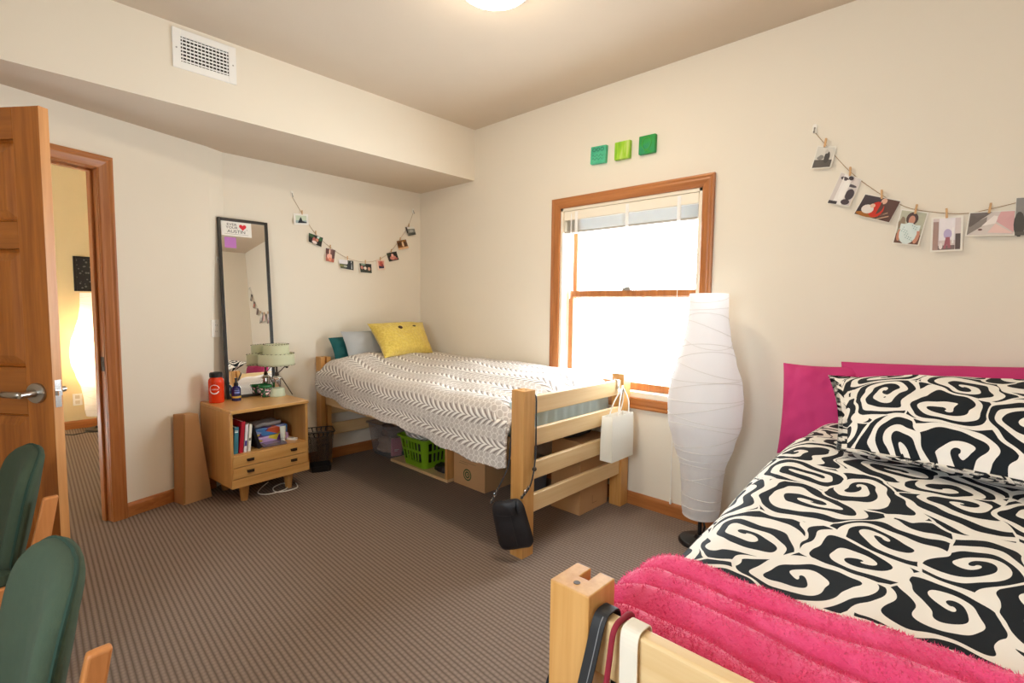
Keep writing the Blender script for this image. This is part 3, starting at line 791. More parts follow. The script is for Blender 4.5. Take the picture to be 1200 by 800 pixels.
# ------------------------------------------------------------------ things under the window bed
bn = thing('storage_bin', 'clear plastic storage bin packed with clothes under the window bed', 'bin', (.247, -.37, 0))
m = MB(); rings = []
for z, g in ((.006, .165), (.02, .172), (.24, .195), (.262, .197)): rings.append([(x*.86, y*1.25, z) for x, y in rrect(g, g-.005, .03, 5)])
m.loft(rings, cap=False); m.add(rings[0], [tuple(range(len(rings[0])))]); m.build('bin_body', BINP, bn, smooth=False)
m = MB()
for z0, z1, g in ((.262, .275, .205),): m.loft([[(x*.84, y*1.25, z0) for x, y in rrect(g, g, .03, 5)], [(x*.84, y*1.25, z1) for x, y in rrect(g, g, .03, 5)]], cap=False)
m.build('rim', BINP, bn, solid=.006)
MB().prism(rrect(.14, .2, .03, 4), .002, .008).build('bottom', plain('bin_base', '#5a5654', .5), bn)
def cloth_lump(name, label, loc, sx, sy, sz, mat, seed, cat='clothes', uv=1, amp=.3):
    t = thing(name, label, cat, loc)
    m = MB()
    def fn(u, v):
        th = 2*PI*u; ph = PI*(v-.5)
        d = Vector((math.cos(ph)*math.cos(th), math.cos(ph)*math.sin(th), math.sin(ph)))
        sgn = lambda a, p: math.copysign(abs(a)**p, a)
        q = Vector((sgn(d.x, .7)*sx, sgn(d.y, .7)*sy, (sgn(d.z, .6)+1)*sz/2))
        k = 1+amp*nz(d.x*2+seed, d.y*2, d.z*2)+amp*.4*nz(d.x*5, d.y*5+seed, d.z*5)
        return (q.x*k, q.y*k, max(.0, q.z*k))
    m.grid(fn, 40, 24, uvf=lambda u, v: (u*.8*uv, v*.5*uv), wrapu=False)
    m.build('folded_cloth', mat, t, smooth=True)
    return t
cloth_lump('folded_clothes', 'beige bundle of clothes at the bottom of the clear bin', (.22, -.43, .012), .105, .14, .12, plain('beige_cloth', '#c3aa97', .9, .12, 14), 3)
cloth_lump('folded_clothes', 'brown folded clothes on top inside the clear bin', (.225, -.38, .13), .105, .15, .11, plain('taupe_cloth', '#7b6557', .9, .1, 14), 8)
pk = thing('pink_packet', 'pink packet pressed against the front corner inside the clear bin', 'packet', (.352, -.505, .012))
MB().box(-.045, -.012, 0, .043, .012, .145).build('pouch', plain('pink_plastic', '#e08aa8', .45, .06), pk, bevel=.006, rot=(0, 0, 1.35))
m = MB(); m.box(-.02, -.0135, .05, .018, -.0121, .056); m.box(-.02, -.0135, .04, .005, -.0121, .045)
m.build('printed_lines', WHITE, pk, rot=(0, 0, 1.35))

bd = thing('under_bed_shelf', 'low wooden shelf with one upright end lying under the window bed', 'shelf', (.74, -.40, 0))
MB().box(-.33, -.20, 0, .376, .2, .022).build('bottom_board', BEDX, bd, bevel=.002)
MB().box(.352, -.20, .022, .376, .2, .282).build('end_board', BEDZ, bd, bevel=.002)

bk = thing('laundry_basket', 'lime green slotted laundry basket under the window bed', 'basket', (.70, -.405, .024))
GREEN = plain('lime_plastic', '#82b31f', .35, .05)
def lp(z, off=0):
    k = z/.222; return rrect(.132+.035*k+off, .175+.035*k+off, .035+.01*k, 6)
def band(mb, z0, z1, th=.0035):
    o0, o1, i1, i0 = lp(z0), lp(z1), lp(z1, -th), lp(z0, -th)
    mb.loft([[(x, y, z0) for x, y in o0], [(x, y, z1) for x, y in o1], [(x, y, z1) for x, y in i1], [(x, y, z0) for x, y in i0]], closed=True)
m = MB(); band(m, 0, .045); band(m, .115, .135); band(m, .195, .222)
m.add([(x, y, .002) for x, y in lp(0, -.001)], [tuple(range(len(lp(0))))])
for z0, z1 in ((.045, .115), (.135, .195)):
    a, b = lp(z0), lp(z1); ai, bi = lp(z0, -.0035), lp(z1, -.0035); n = len(a)
    def seg(L, f):
        f = f % 1; i = f*n; k = int(i) % n; q = i-int(i); p0, p1 = Vector(L[k]), Vector(L[(k+1) % n]); return p0+(p1-p0)*q
    # rounded corners are solid, straight sides carry ribs
    idx = []
    for c4 in range(4):
        for kk in range(6): idx.append((c4*7+kk, c4*7+kk+1, 0, 1))
        s0 = c4*7+6; cnt = 9 if c4 % 2 == 0 else 11
        cnt = {0: 7, 1: 9, 2: 7, 3: 9}[c4]
        for r in range(1, cnt-1, 1):
            f0 = (r-.24)/(cnt-1); f1 = (r+.24)/(cnt-1); idx.append((s0, (s0+1) % n, f0, f1))
    for i0, i1, f0, f1 in idx:
        def lerp(L, f): return Vector(L[i0 % n]).lerp(Vector(L[i1 % n]), f)
        q = [(lerp(a, f0), z0), (lerp(a, f1), z0), (lerp(b, f1), z1), (lerp(b, f0), z1)]
        qi = [(lerp(ai, f0), z0), (lerp(ai, f1), z0), (lerp(bi, f1), z1), (lerp(bi, f0), z1)]
        vs = [(p.x, p.y, z) for p, z in q+qi]
        m.add(vs, [(0, 1, 2, 3), (7, 6, 5, 4), (0, 4, 5, 1), (1, 5, 6, 2), (2, 6, 7, 3), (3, 7, 4, 0)])
m.build('basket_body', GREEN, bk)
m = MB(); R0 = lp(.222); R1 = lp(.222, .016)
m.loft([[(x, y, .214) for x, y in R0], [(x, y, .216) for x, y in R1], [(x, y, .226) for x, y in R1], [(x, y, .230) for x, y in R0]], closed=True)
m.build('rim', GREEN, bk, bevel=.002)
cloth_lump('folded_sheet', 'leaf-print bedding folded on top of the green basket', (.685, -.415, .205), .145, .19, .16, LEAF, 5, cat='bedding', uv=1.2, amp=.16)
cloth_lump('folded_clothes', 'dark clothes seen through the slots of the green basket', (.70, -.405, .03), .11, .15, .17, plain('dark_cloth', '#3d3a40', .9, .15, 20), 6, amp=.12)
cloth_lump('cloth_pouch', 'small black pouch lying on the shelf in front of the green basket', (.965, -.50, .023), .075, .055, .055, BLACKF, 2, cat='pouch', amp=.15)

def carton(name, label, x0, x1, y0, y1, h, flaps=True, lidded=False):
    cx, cy = (x0+x1)/2, (y0+y1)/2; a, b = (x1-x0)/2, (y1-y0)/2
    t = thing(name, label, 'box', (cx, cy, 0)); th = .004
    m = MB(); m.box(-a, -b, 0, a, b, th); m.box(-a, -b, th, a, -b+th, h); m.box(-a, b-th, th, a, b, h); m.box(-a, -b+th, th, -a+th, b-th, h); m.box(a-th, -b+th, th, a, b-th, h)
    m.build('box_body', CARD, t)
    if lidded:
        MB().box(-a, -b, h, a, -.001, h+th).build('flap', CARD, t); MB().box(-a, .001, h, a, b, h+th).build('flap', CARD, t)
    elif flaps:
        MB().add([(-a, -b, h), (a, -b, h), (a-.02, -b-.03, h+.0), (-a+.02, -b-.03, h+.0)], [(0, 1, 2, 3)])
        f = MB().box(0, -b, 0, .004, b, .10); f.build('flap', CARD, t, loc=(a-.004, 0, h), rot=(0, math.radians(35), 0))
        f = MB().box(-.004, -b, 0, 0, b, .10); f.build('flap', CARD, t, loc=(-a+.004, 0, h), rot=(0, math.radians(-20), 0))
    return t
c1 = carton('cardboard_box', 'cardboard box with round green emblem under the window bed', 1.128, 1.446, -.548, -.25, .25, flaps=False)
m = MB(); GRN = plain('green_ink', '#3e5a30', .8, .05)
T = basis((-.015, -.1495, .085), (1, 0, 0), (0, 0, 1), (0, -1, 0))
for r0, r1 in ((.041, .032), (.024, .014)):
    n = 32
    m.add([(r*math.cos(2*PI*i/n), r*math.sin(2*PI*i/n), .0006) for r in (r0, r1) for i in range(n)], [(i, (i+1) % n, n+(i+1) % n, n+i) for i in range(n)], 0, None, T)
m.lathe([(.006, 0), (.006, .0006)], 12, T=T)
m.build('green_emblem', GRN, c1)
m = MB(); m.box(-.09, -.150, .168, .07, -.1492, .1695); m.box(-.1, -.150, .155, -.01, -.1492, .1565)
m.build('printed_lines', GRN, c1)
c2 = carton('cardboard_box', 'taller plain cardboard box behind the foot rails of the window bed', 1.888, 2.105, -.395, -.09, .44, lidded=True)
m = MB().box(.1087, -.02, .04, .1095, .03, .042).box(.1087, -.02, .04, .1095, -.018, .09); m.build('printed_lines', plain('faded_ink', '#8d6844', .9), c2)
cloth_lump('duffel_bag', 'black duffel bag resting on the box with the emblem', (1.29, -.38, .25), .20, .15, .20, BLACKF, 11, cat='bag', amp=.12)
gb = thing('plastic_tub', 'small grey plastic tub seen between the foot rails', 'tub', (1.72, -.40, 0))
m = MB(); rr = [[(x, y, z) for x, y in rrect(.06+g, .09+g, .02, 4)] for z, g in ((0, 0), (.26, .012))]
m.loft(rr); m.build('tub_body', plain('grey_plastic', '#6f7076', .4, .04), gb)
m = MB(); m.loft([[(x, y, z) for x, y in rrect(.08, .11, .02, 4)] for z in (.258, .272)]); m.build('lid', plain('grey_plastic_lid', '#8b8d93', .4, .04), gb, bevel=.003)
cloth_lump('sweater', 'dark crumpled sweater on the tall box behind the foot rails', (1.93, -.28, .445), .12, .15, .08, plain('charcoal_knit', '#33302f', .95, .2, 30), 14, amp=.15)

# ------------------------------------------------------------------ handbag on the foot post
pz = thing('handbag', 'small black leather handbag hanging by its strap from the near foot post', 'handbag', (2.185, -1.075, .19), rot=(0, 0, math.radians(28)))
T = Matrix.Rotation(math.radians(-15), 4, 'Y')
m = MB()
def purse(u, v, s):
    x = (u-.5)*.165*(1+.12*(1-v)); z = (v-.5)*.245
    du, dv = 2*u-1, 2*v-1
    b = max(0, 1-abs(du)**5)**.6*max(0, 1-abs(dv)**6)**.6
    x *= 1-.16*dv**8; z *= 1-.10*du**8
    return Vector((x, -s*(.018*b+.003*nz(u*4, v*4, s)), z))
m.grid(lambda u, v: purse(u, v, 1), 24, 28, T=T); m.grid(lambda u, v: purse(1-u, v, -1), 24, 28, T=T)
m.build('bag_body', BLACKF, pz, smooth=True)
m = MB(); m.tube([purse(.55, v, 1)+Vector((0, -.0008, 0)) for v in [.08+.75*i/12 for i in range(13)]], .0012, 5, T=T)
m.tube([purse(.1+.8*i/14, .76-.06*math.sin(PI*i/14), 1)+Vector((0, -.001, 0)) for i in range(15)], .0012, 5, T=T); m.build('stitching', plain('stitch', '#2c2a2c', .7), pz)
zp = MB().strap([T @ Vector((.05, -.019, .118)), T @ Vector((.042, -.026, .09)), T @ Vector((.04, -.026, .05))], (1, 0, 0), .012, .003).build('zip_pull', BLACK, pz)
tl_, tr_ = T @ Vector((-.08, 0, .118)), T @ Vector((.078, 0, .118))
Ri = Matrix.Rotation(math.radians(-28), 4, 'Z')
def loc2(p): return Ri @ (Vector(p)-Vector((2.185, -1.075, .19)))
pl_ = [tl_, loc2((2.088, -1.06, .36)), loc2((2.092, -1.005, .45)), loc2((2.09, -.985, .60)), loc2((2.10, -.97, .73)), loc2((2.117, -.94, .79)), loc2((2.150, -.925, .812)), loc2((2.180, -.926, .813)), loc2((2.203, -.928, .80)), loc2((2.207, -.930, .7)), loc2((2.214, -.94, .5)), loc2((2.226, -.985, .38)), tr_]
def smoothp(P, k=6):
    out = []
    for i in range(len(P)-1):
        p0, p1, p2, p3 = (Vector(P[max(i-1, 0)]), Vector(P[i]), Vector(P[i+1]), Vector(P[min(i+2, len(P)-1)]))
        for j in range(k):
            t = j/k; out.append(.5*((2*p1)+(-p0+p2)*t+(2*p0-5*p1+4*p2-p3)*t*t+(-p0+3*p1-3*p2+p3)*t**3))
    out.append(Vector(P[-1])); return out
ps = smoothp(pl_)
MB().strap(ps, loc2((2.185+.6, -1.075-.8, .19)), .013, .007).build('strap', BLACKF, pz)
m = MB()
for k in range(6):
    for a, b in ((tl_, pl_[1]), (tr_, pl_[-2])):
        p = Vector(a).lerp(Vector(b), .08+k*.13); T3 = basis(p, (1, 0, 0), (0, 1, 0), (0, 0, 1)) @ Matrix.Rotation(k*1.2, 4, 'Z') @ Matrix.Rotation(PI/2, 4, 'X')
        m.tube([(.006*math.cos(q), .008*math.sin(q), 0) for q in [2*PI*i/10 for i in range(10)]], .0016, 5, closed=True, T=T3)
m.build('chain', CHROME, pz)
MB().lathe([(.001, -.006), (.011, -.004), (.011, .004), (.001, .006)], 12, T=basis(loc2((2.222, -.955, .445)), (1, 0, 0), (0, 0, 1), (0, 1, 0))).build('strap_buckle', BRONZE, pz)

# white paper bag on the far foot post
pb = thing('paper_bag', 'white paper shopping bag hanging at the window end of the footboard', 'bag', (2.252, -.235, .355))
m = MB(); a, b, hh = .04, .118, .262
PBM = m_lampaper('white_bag_paper', '#f6f3ec')
rings = [[(-a, -b, 0), (a, -b, 0), (a, b, 0), (-a, b, 0)], [(-a*.98, -b, hh*.5), (a, -b*1.02, hh*.5), (a*1.02, b, hh*.5), (-a, b, hh*.5)], [(-a*.85, -b*.97, hh), (a*.95, -b, hh+.004), (a*.9, b*1.0, hh), (-a*.85, b*.98, hh)]]
m.loft(rings, cap=False); m.add(rings[0], [(0, 3, 2, 1)]); m.build('bag_body', PBM, pb, solid=.0016)
for x, dy in ((-.028, 0), (.034, .0)):
    MB().tube(smoothp([(x, -.055, hh-.02), (x*.6-.004, -.01, hh+.07), (-.012, .06+dy, hh+.145), (-.02, .085, hh+.15), (x*.6, .085, hh+.07), (x, .062, hh-.02)]), .0042, 6).build('handle', PAPER, pb, smooth=True)
bh = thing('bed_hook', 'small grey metal hook on the top foot rail holding the paper bag', 'hook', (2.197, -.15, .79))
MB().strap([(-.035, 0, .012), (-.03, 0, .017), (.0, 0, .017), (.004, 0, .01), (.006, 0, -.04), (.012, 0, -.058), (.03, 0, -.058), (.04, 0, -.045), (.041, 0, -.035)], (0, 1, 0), .02, .003).build('hook_plate', NICKEL, bh)

# straps on the near footboard
BELT = plain('black_strap', '#1b1b1e', .6, .08); REDC = plain('dark_red_cord', '#8c1c30', .8, .15, 60); OFFW = plain('off_white_cotton', '#e6dccb', .85, .04)
def over_rail(name, label, x, w, th, mat, dx=0, ylo=0, zlow=.42, drop=.05, cat='strap', mat2=None, tubey=False, lift=.0):
    t = thing(name, label, cat, (x, -2.175, .785))
    yo = -2.188+2.175-th; yi = -2.158+2.175+th+.004
    P = smoothp([(dx*.2, yi, -.12), (0, yi, -.03), (0, yi-.004, .002+lift), (0, (yo+yi)/2, .008+lift), (0, yo-.002, .002+lift), (dx*.15, yo-.006-ylo*.2, -.05), (dx*.5, yo-.008-ylo*.6, -.16), (dx, yo-.01-ylo, zlow-.785)])
    if tubey: MB().tube(P, w/2, 8).build('cord', mat, t, smooth=True)
    else:
        o = MB().strap(P, (1, 0, 0), w, th).build('webbing', mat, t, bevel=.0008)
    if mat2:
        MB().tube([p+Vector((w*.18, -th*.6 if i > 22 else th*.6, 0)) for i, p in enumerate(P)], .0008, 5).build('stitching', mat2, t)
    return t
over_rail('luggage_strap', 'black strap with pale stitching looped over the near footboard', 3.405, .022, .003, BELT, dx=-.03, ylo=.05, mat2=plain('grey_thread', '#8d8d90', .8), lift=-.001)
over_rail('braided_cord', 'dark red braided cord between the two straps on the near footboard', 3.433, .009, .009, REDC, dx=-.016, ylo=.02, tubey=True, cat='cord', lift=-.003)
over_rail('cloth_tie', 'off-white cloth tie hanging over the near footboard rail', 3.455, .028, .0025, OFFW, dx=.008, ylo=.0, lift=-.003)

# ------------------------------------------------------------------ bedside stand
NS = (.545-.225*math.cos(math.radians(5))-.25*math.sin(math.radians(5)), -1.80-.225*math.sin(math.radians(5))+.25*math.cos(math.radians(5)), 0)
NR = math.radians(5)
ST = thing('bedside_cabinet', 'blond wood bedside cabinet with open shelf above two shallow drawers', 'cabinet', NS, NR)
def NSW(p):
    return tuple(Matrix.Translation(NS) @ Matrix.Rotation(NR, 4, 'Z') @ Vector(p))
zt = .60
MB().box(-.225, -.25, zt-.022, .232, .25, zt).build('cabinet_top', STY, ST, bevel=.004)
MB().box(-.225, -.25, .118, .215, -.232, zt-.022).build('side_panel', STZ, ST, bevel=.002); MB().box(-.225, .232, .118, .215, .25, zt-.022).build('side_panel', STZ, ST, bevel=.002)
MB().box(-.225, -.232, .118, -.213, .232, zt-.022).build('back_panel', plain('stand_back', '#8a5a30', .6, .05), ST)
MB().box(-.213, -.232, .303, .212, .232, .32).build('shelf', STY, ST)
MB().box(-.213, -.232, .118, .205, .232, .13).build('bottom_panel', STY, ST)
MB().box(.2, -.25, .118, .224, .25, .172).build('plinth', STY, ST, bevel=.002)
for z0, z1 in ((.246, .314), (.176, .242)):
    dw = MB().box(.205, -.24, z0, .223, .24, z1).build('drawer', STY, ST, bevel=.002)
    MB().box(-.2, -.225, z0+.006, .205, .225, z1-.012).build('drawer_box', STX, dw)
    for y in (-.138, .142):
        m = MB(); m.prism([(-.02, -.007), (.02, -.007), (.023, .009), (-.023, .009)], 0, .003, T=basis((.223, y, (z0+z1)/2), (0, 1, 0), (0, 0, 1), (1, 0, 0)))
        m.box(.224, y-.017, (z0+z1)/2-.001, .236, y+.017, (z0+z1)/2+.004); m.box(.233, y-.017, (z0+z1)/2-.006, .236, y+.017, (z0+z1)/2+.004)
        m.build('drawer_pull', BRONZE, dw)
for x, y in ((.13, -.14), (.13, .15), (-.15, -.14), (-.15, .15)):
    MB().lathe([(.02, 0), (.021, .004), (.034, .118)], 20, (x+(.0), y, 0)).build('leg', STZ, ST, smooth=False)
cbl = MB().tube(smoothp([NSW(p) for p in ((-.05, .1, .008), (.02, .02, .008), (.1, -.04, .006), (.17, .0, .006), (.16, .12, .006), (.05, .16, .006), (.1, .06, .014), (.18, .05, .006), (.2, .17, .006), (.1, .215, .006))]), .0035, 6).build('charger_cable', PLASTIC, smooth=True)
tag(cbl, 'white charger cable coiled on the carpet under the bedside cabinet', 'cable')

# leaning mirror
mt = math.atan2(.085, 1.215)
Pm = Vector(NSW((-.198, -.075, zt+.001)))
mir = thing('leaning_mirror', 'tall narrow black-framed mirror leaning on the wall above the cabinet', 'mirror', (.128, -1.527, zt+.001), rot=(0, -math.atan2(.092, 1.215), 0))
mw, mh, fr = .322, 1.222, .019
m = MB()
for a in ((-mw/2, 0, -mw/2+fr, mh), (mw/2-fr, 0, mw/2, mh), (-mw/2+fr, 0, mw/2-fr, fr), (-mw/2+fr, mh-fr, mw/2-fr, mh)): m.box(-.012, a[0], a[1], .008, a[2], a[3])
m.build('mirror_frame', plain('dark_frame', '#1d1714', .35, .1), mir, bevel=.003)
MB().box(-.011, -mw/2+fr, fr, -.008, mw/2-fr, mh-fr).build('mirror_backing', BLACK, mir)
MIRR = plain('mirror_silver', '#f4f4f2', .0, .0, metal=1)
MB().box(-.006, -mw/2+fr, fr, -.002, mw/2-fr, mh-fr).build('mirror_glass', MIRR, mir)
sk = MB(); sk.box(-.0018, -.138, mh-.118, -.0008, .052, mh-.02)
stk = sk.build('sticker', PAPER, mir)
T = lambda y, z: basis((-.0004, y, z), (0, 1, 0), (0, 0, 1), (1, 0, 0))
m = MB(); INK = plain('grey_ink', '#4a4644', .8, .05)
add_text(m, 'EVER', .023, T(-.073, mh-.041), sx=1.25); add_text(m, 'YOUR', .023, T(-.073, mh-.062), sx=1.18); add_text(m, 'AUSTIN', .029, T(-.045, mh-.088), sx=1.15)
add_text(m, ',', .03, T(.022, mh-.062)); m.box(-.0007, -.12, mh-.106, -.0003, .03, mh-.1045)
m.build('lettering', INK, stk)
m = MB(); pts = []
for i in range(40):
    q = 2*PI*i/40; pts.append((16*math.sin(q)**3/16*.023, (13*math.cos(q)-5*math.cos(2*q)-2*math.cos(3*q)-math.cos(4*q))/16*.023))
m.prism(pts, 0, .0006, T=T(-.004, mh-.053)); m.build('red_heart', plain('red_ink', '#d8142c', .6, .02), stk)
MB().box(-.0018, -.122, mh-.20, -.0009, -.05, mh-.128).build('sticky_note', plain('lilac_paper', '#c07cc4', .8, .03), mir)

# orange bottle
wb = thing('water_bottle', 'translucent orange water bottle with black lid beside the mirror', 'bottle', NSW((-.13, -.185, zt)), NR)
ORG, nt, b = new_mat('orange_tritan'); b.inputs['Base Color'].default_value = lin('#ff4416'); b.inputs['Roughness'].default_value = .15; b.inputs['Transmission Weight'].default_value = .35
MB().lathe([(.001, 0), (.042, 0), (.045, .006), (.045, .135), (.044, .15), (.034, .163), (.032, .175), (.001, .175)], 32).build('bottle_body', ORG, wb, smooth=True)
MB().lathe([(.036, .166), (.038, .168), (.038, .19), (.034, .196), (.012, .2), (.001, .2)], 28).build('cap', BLACK, wb, smooth=False)
m = MB(); R = .0455
def onb(a, z): return (R*math.cos(a), R*math.sin(a), z)
a0 = -.62; n = 36; vs = []
for rr in (.031, .0255):
    for i in range(n):
        q = .25+5.6*i/(n-1); w = rr if rr > .03 else rr+.0025*math.sin(q)
        vs.append(onb(a0+w*math.cos(q)/R, .09+w*math.sin(q)))
m.add(vs, [(i, i+1, n+i+1, n+i) for i in range(n-1)])
tm = text_mesh('CAMPUS', .0125, 0)
m.add([onb(a0+v.co.x/R, .09+v.co.y) for v in tm.vertices], [tuple(p.vertices) for p in tm.polygons]); bpy.data.meshes.remove(tm)
m.build('round_logo', WHITE, wb)
# blue pump bottle
bb = thing('pump_bottle', 'small cobalt blue bottle with black top in front of the mirror', 'bottle', NSW((-.10, -.075, zt)), NR)
MB().lathe([(.001, 0), (.027, 0), (.028, .004), (.028, .075), (.024, .09), (.013, .098), (.012, .104)], 24).build('bottle_body', plain('cobalt_glass', '#10124e', .15, .1), bb, smooth=True)
MB().lathe([(.0135, .1), (.0135, .118), (.008, .122), (.006, .14), (.009, .142), (.009, .15), (.001, .151)], 16).build('pump', BLACK, bb)
m = MB(); m.lathe([(.0285, .02), (.0285, .032)], 24, cap=False); m.build('yellow_band', plain('yellow_label', '#c9a640', .6), bb)
m = MB(); 
for z0, z1 in ((.05, .062), (.068, .072)):
    vs = [(.0284*math.cos(a), .0284*math.sin(a), z) for z in (z0, z1) for a in [-.8+1.2*i/8 for i in range(9)]]
    m.add(vs, [(i, i+1, 10+i, 9+i) for i in range(8)])
m.build('printed_label', plain('pale_blue_print', '#7d88c8', .6), bb)
# floral cup
fc = thing('floral_cup', 'green cup painted with pink and white flowers beside the table lamp', 'cup', NSW((-.095, .115, zt)), NR)
fm, nt, b = new_mat('flower_glaze'); vo = N(nt, 'ShaderNodeTexVoronoi', Scale=58.0); nt.links.new(coords(nt), vo.inputs['Vector'])
rp = nt.nodes.new('ShaderNodeValToRGB'); e = rp.color_ramp.elements; e[0].color = lin('#efe6da'); e[1].color = lin('#245636'); e[0].position = .22; e[1].position = .5
for p, c_ in ((.32, '#d9a3a8'), (.42, '#9a5a78')): x = e.new(p); x.color = lin(c_)
nt.links.new(vo.outputs['Distance'], rp.inputs[0]); nt.links.new(rp.outputs[0], b.inputs['Base Color']); b.inputs['Roughness'].default_value = .25
MB().lathe([(.001, 0), (.03, 0), (.032, .003), (.041, .066), (.039, .066), (.029, .006), (.001, .006)], 28, cap=False).build('cup_body', fm, fc, smooth=True)
MB().lathe([(.0412, .064), (.043, .066), (.0445, .083), (.042, .084), (.0395, .066)], 28, cap=False).build('cup_rim', plain('green_glaze', '#1c6b38', .25, .1), fc, smooth=True)
# table lamp
tb = thing('table_lamp', 'small table lamp with two-tier pale green laced shade', 'lamp', NSW((-.07, .185, zt)), NR)
MB().lathe([(.001, 0), (.052, 0), (.054, .006), (.048, .05), (.044, .056), (.001, .057)], 32).build('base', plain('mint_enamel', '#cdd8bd', .3, .02), tb, smooth=False)
MB().lathe([(.024, .056), (.026, .06), (.026, .125), (.023, .138), (.012, .146), (.001, .147)], 24).build('lamp_body', CHROME, tb, smooth=True)
MB().lathe([(.03, .118), (.038, .126), (.034, .132), (.026, .128)], 24, cap=False).build('collar', CHROME, tb, smooth=True)
MB().tube([(0, 0, .14), (0, 0, .30)], .006, 10).build('stem', BRONZE, tb)
MB().lathe([(.013, .145), (.016, .15), (.009, .168)], 14).build('stem_cup', BRONZE, tb)
ar = MB().tube(smoothp([(0, 0, .155), (.012, .02, .175), (.018, .045, .20), (.02, .062, .205)]), .003, 8).build('switch_arm', BRONZE, tb)
MB().lathe([(.001, -.016), (.01, -.01), (.006, 0), (.011, .01), (.001, .017)], 14, (.02, .064, .207)).build('switch_knob', BRONZE, ar, smooth=True)
MB().tube([(.012, .026, .13), (.05, .085, .003)], .0035, 8).build('prop_leg', BRONZE, tb)
LACE = plain('brown_lacing', '#5b4630', .8)
for r, z0, z1, nm in ((.118, .218, .298, 'lower_shade'), (.083, .285, .362, 'upper_shade')):
    m = MB(); m.grid(lambda u, v: (r*(1-.03*v)*math.cos(2*PI*u), r*(1-.03*v)*math.sin(2*PI*u), z0+(z1-z0)*v), 48, 4, wrapu=True)
    sh = m.build(nm, SHADE, tb, smooth=True, solid=.0015)
    for z, rr in ((z0, r), (z1, r*.97)):
        m = MB(); kk = 26
        for i in range(kk):
            q = 2*PI*i/kk; p = Vector((rr*math.cos(q), rr*math.sin(q), z)); td = Vector((-math.sin(q), math.cos(q), 0)); od = Vector((math.cos(q), math.sin(q), 0))
            m.tube([p+od*.002-td*.006+Vector((0, 0, .004)), p+od*.002+Vector((0, 0, .0)), p-od*.002+td*.006+Vector((0, 0, .004))], .0013, 5)
        m.build('lacing', LACE, sh)
m = MB()
for q in range(3): m.tube([(0, 0, .292), (.115*math.cos(q*2.1), .115*math.sin(q*2.1), .292)], .0016, 5)
for q in range(3): m.tube([(0, 0, .296), (.081*math.cos(q*2.1), .081*math.sin(q*2.1), .3)], .0016, 5)
m.build('shade_spider', BRONZE, tb)

# on the open shelf
sf = .3205
def book(label, y0, y1, zh, x0, x1, col, lean=0, spine=None, name='book', cat='book', pages=True):
    t = thing(name, label, cat, NSW((x1, (y0+y1)/2, sf)), rot=(math.radians(lean), 0, NR))
    w = y1-y0; d = x1-x0
    m = MB(); m.box(-d, -w/2, 0, 0, -w/2+.002, zh); m.box(-d, w/2-.002, 0, 0, w/2, zh); m.box(-.003, -w/2, 0, 0, w/2, zh)
    m.build('cover', col, t)
    if pages: MB().box(-d+.004, -w/2+.002, .003, -.003, w/2-.002, zh-.004).build('pages', PAPER, t)
    if spine:
        m = MB(); 
        for a, b, mm in spine[1]: m.box(0, -w*.36, zh*a, .0006, w*.36, zh*b)
        m.build('spine_print', spine[0], t)
    return t
book('thin coral book at the far left of the cabinet shelf', -.228, -.221, .155, .0, .18, plain('coral_cover', '#d7694f', .6), -2)
book('teal book on the cabinet shelf, left of the red one', -.218, -.192, .165, .0, .18, plain('teal_cover', '#3f7f92', .5), -3, (WHITE, [(.8, .84, 0), (.86, .88, 0)]))
book('tall red book on the cabinet shelf', -.187, -.163, .195, -.02, .18, plain('red_cover', '#b5142f', .5), -6)
book('white paperback with yellow and violet spine beside the red book', -.158, -.14, .172, .0, .18, plain('ivory_cover', '#ece6ea', .5), -5, (plain('violet_print', '#46408c', .6), [(.22, .42, 0)]))
book('white paperback leaning next to the black folder', -.134, -.117, .168, .0, .18, plain('cream_cover', '#f4f0e4', .5), -5, (plain('grey_print', '#77716c', .6), [(.4, .5, 0)]))
book('black folder leaning to the left on the cabinet shelf', -.062, -.042, .16, -.02, .17, plain('black_cover', '#17161c', .4), 17, name='folder', cat='folder', pages=False)
def m_comic(name, cols, sc):
    m, nt, b = new_mat(name); v = N(nt, 'ShaderNodeTexVoronoi', Scale=sc); v.feature = 'F1'; nt.links.new(coords(nt, 'Object', (1, 1, 2.2)), v.inputs['Vector'])
    s = nt.nodes.new('ShaderNodeSeparateColor'); nt.links.new(v.outputs['Color'], s.inputs[0]); r = nt.nodes.new('ShaderNodeValToRGB'); r.color_ramp.interpolation = 'CONSTANT'
    e = r.color_ramp.elements; e[0].color = lin(cols[0]); e[1].color = lin(cols[1]); e[1].position = 1/len(cols)
    for i, c in enumerate(cols[2:]): x = e.new((i+2)/len(cols)); x.color = lin(c)
    nt.links.new(s.outputs[0], r.inputs[0]); nt.links.new(r.outputs[0], b.inputs['Base Color']); b.inputs['Roughness'].default_value = .4
    return m
gb_ = thing('tissue_packet', 'purple and yellow patterned packet lying at the bottom of the shelf stack', 'packet', NSW((.02, .06, sf)), NR+.06)
MB().box(-.09, -.10, 0, .07, .12, .048).build('wrapper', m_comic('purple_print', ['#c9a8dc', '#b48fd0', '#5a2c7c', '#d8c23a', '#cfb6e0'], 16), gb_, bevel=.008)
gb2 = thing('tissue_packet', 'blue, yellow and violet packet stacked on the purple one', 'packet', NSW((.02, .055, sf+.0485)), NR+.06)
MB().box(-.09, -.10, 0, .065, .12, .058).build('wrapper', m_comic('blue_print', ['#4f86c8', '#5a2c7c', '#e0c33a', '#d25a34', '#9aa6d8', '#5b3f98'], 15), gb2, bevel=.008)
fl = thing('paper_bundle', 'grey plastic-wrapped bundle on top of the blue packet', 'packet', NSW((-.0, .05, sf+.107)), NR+.05)
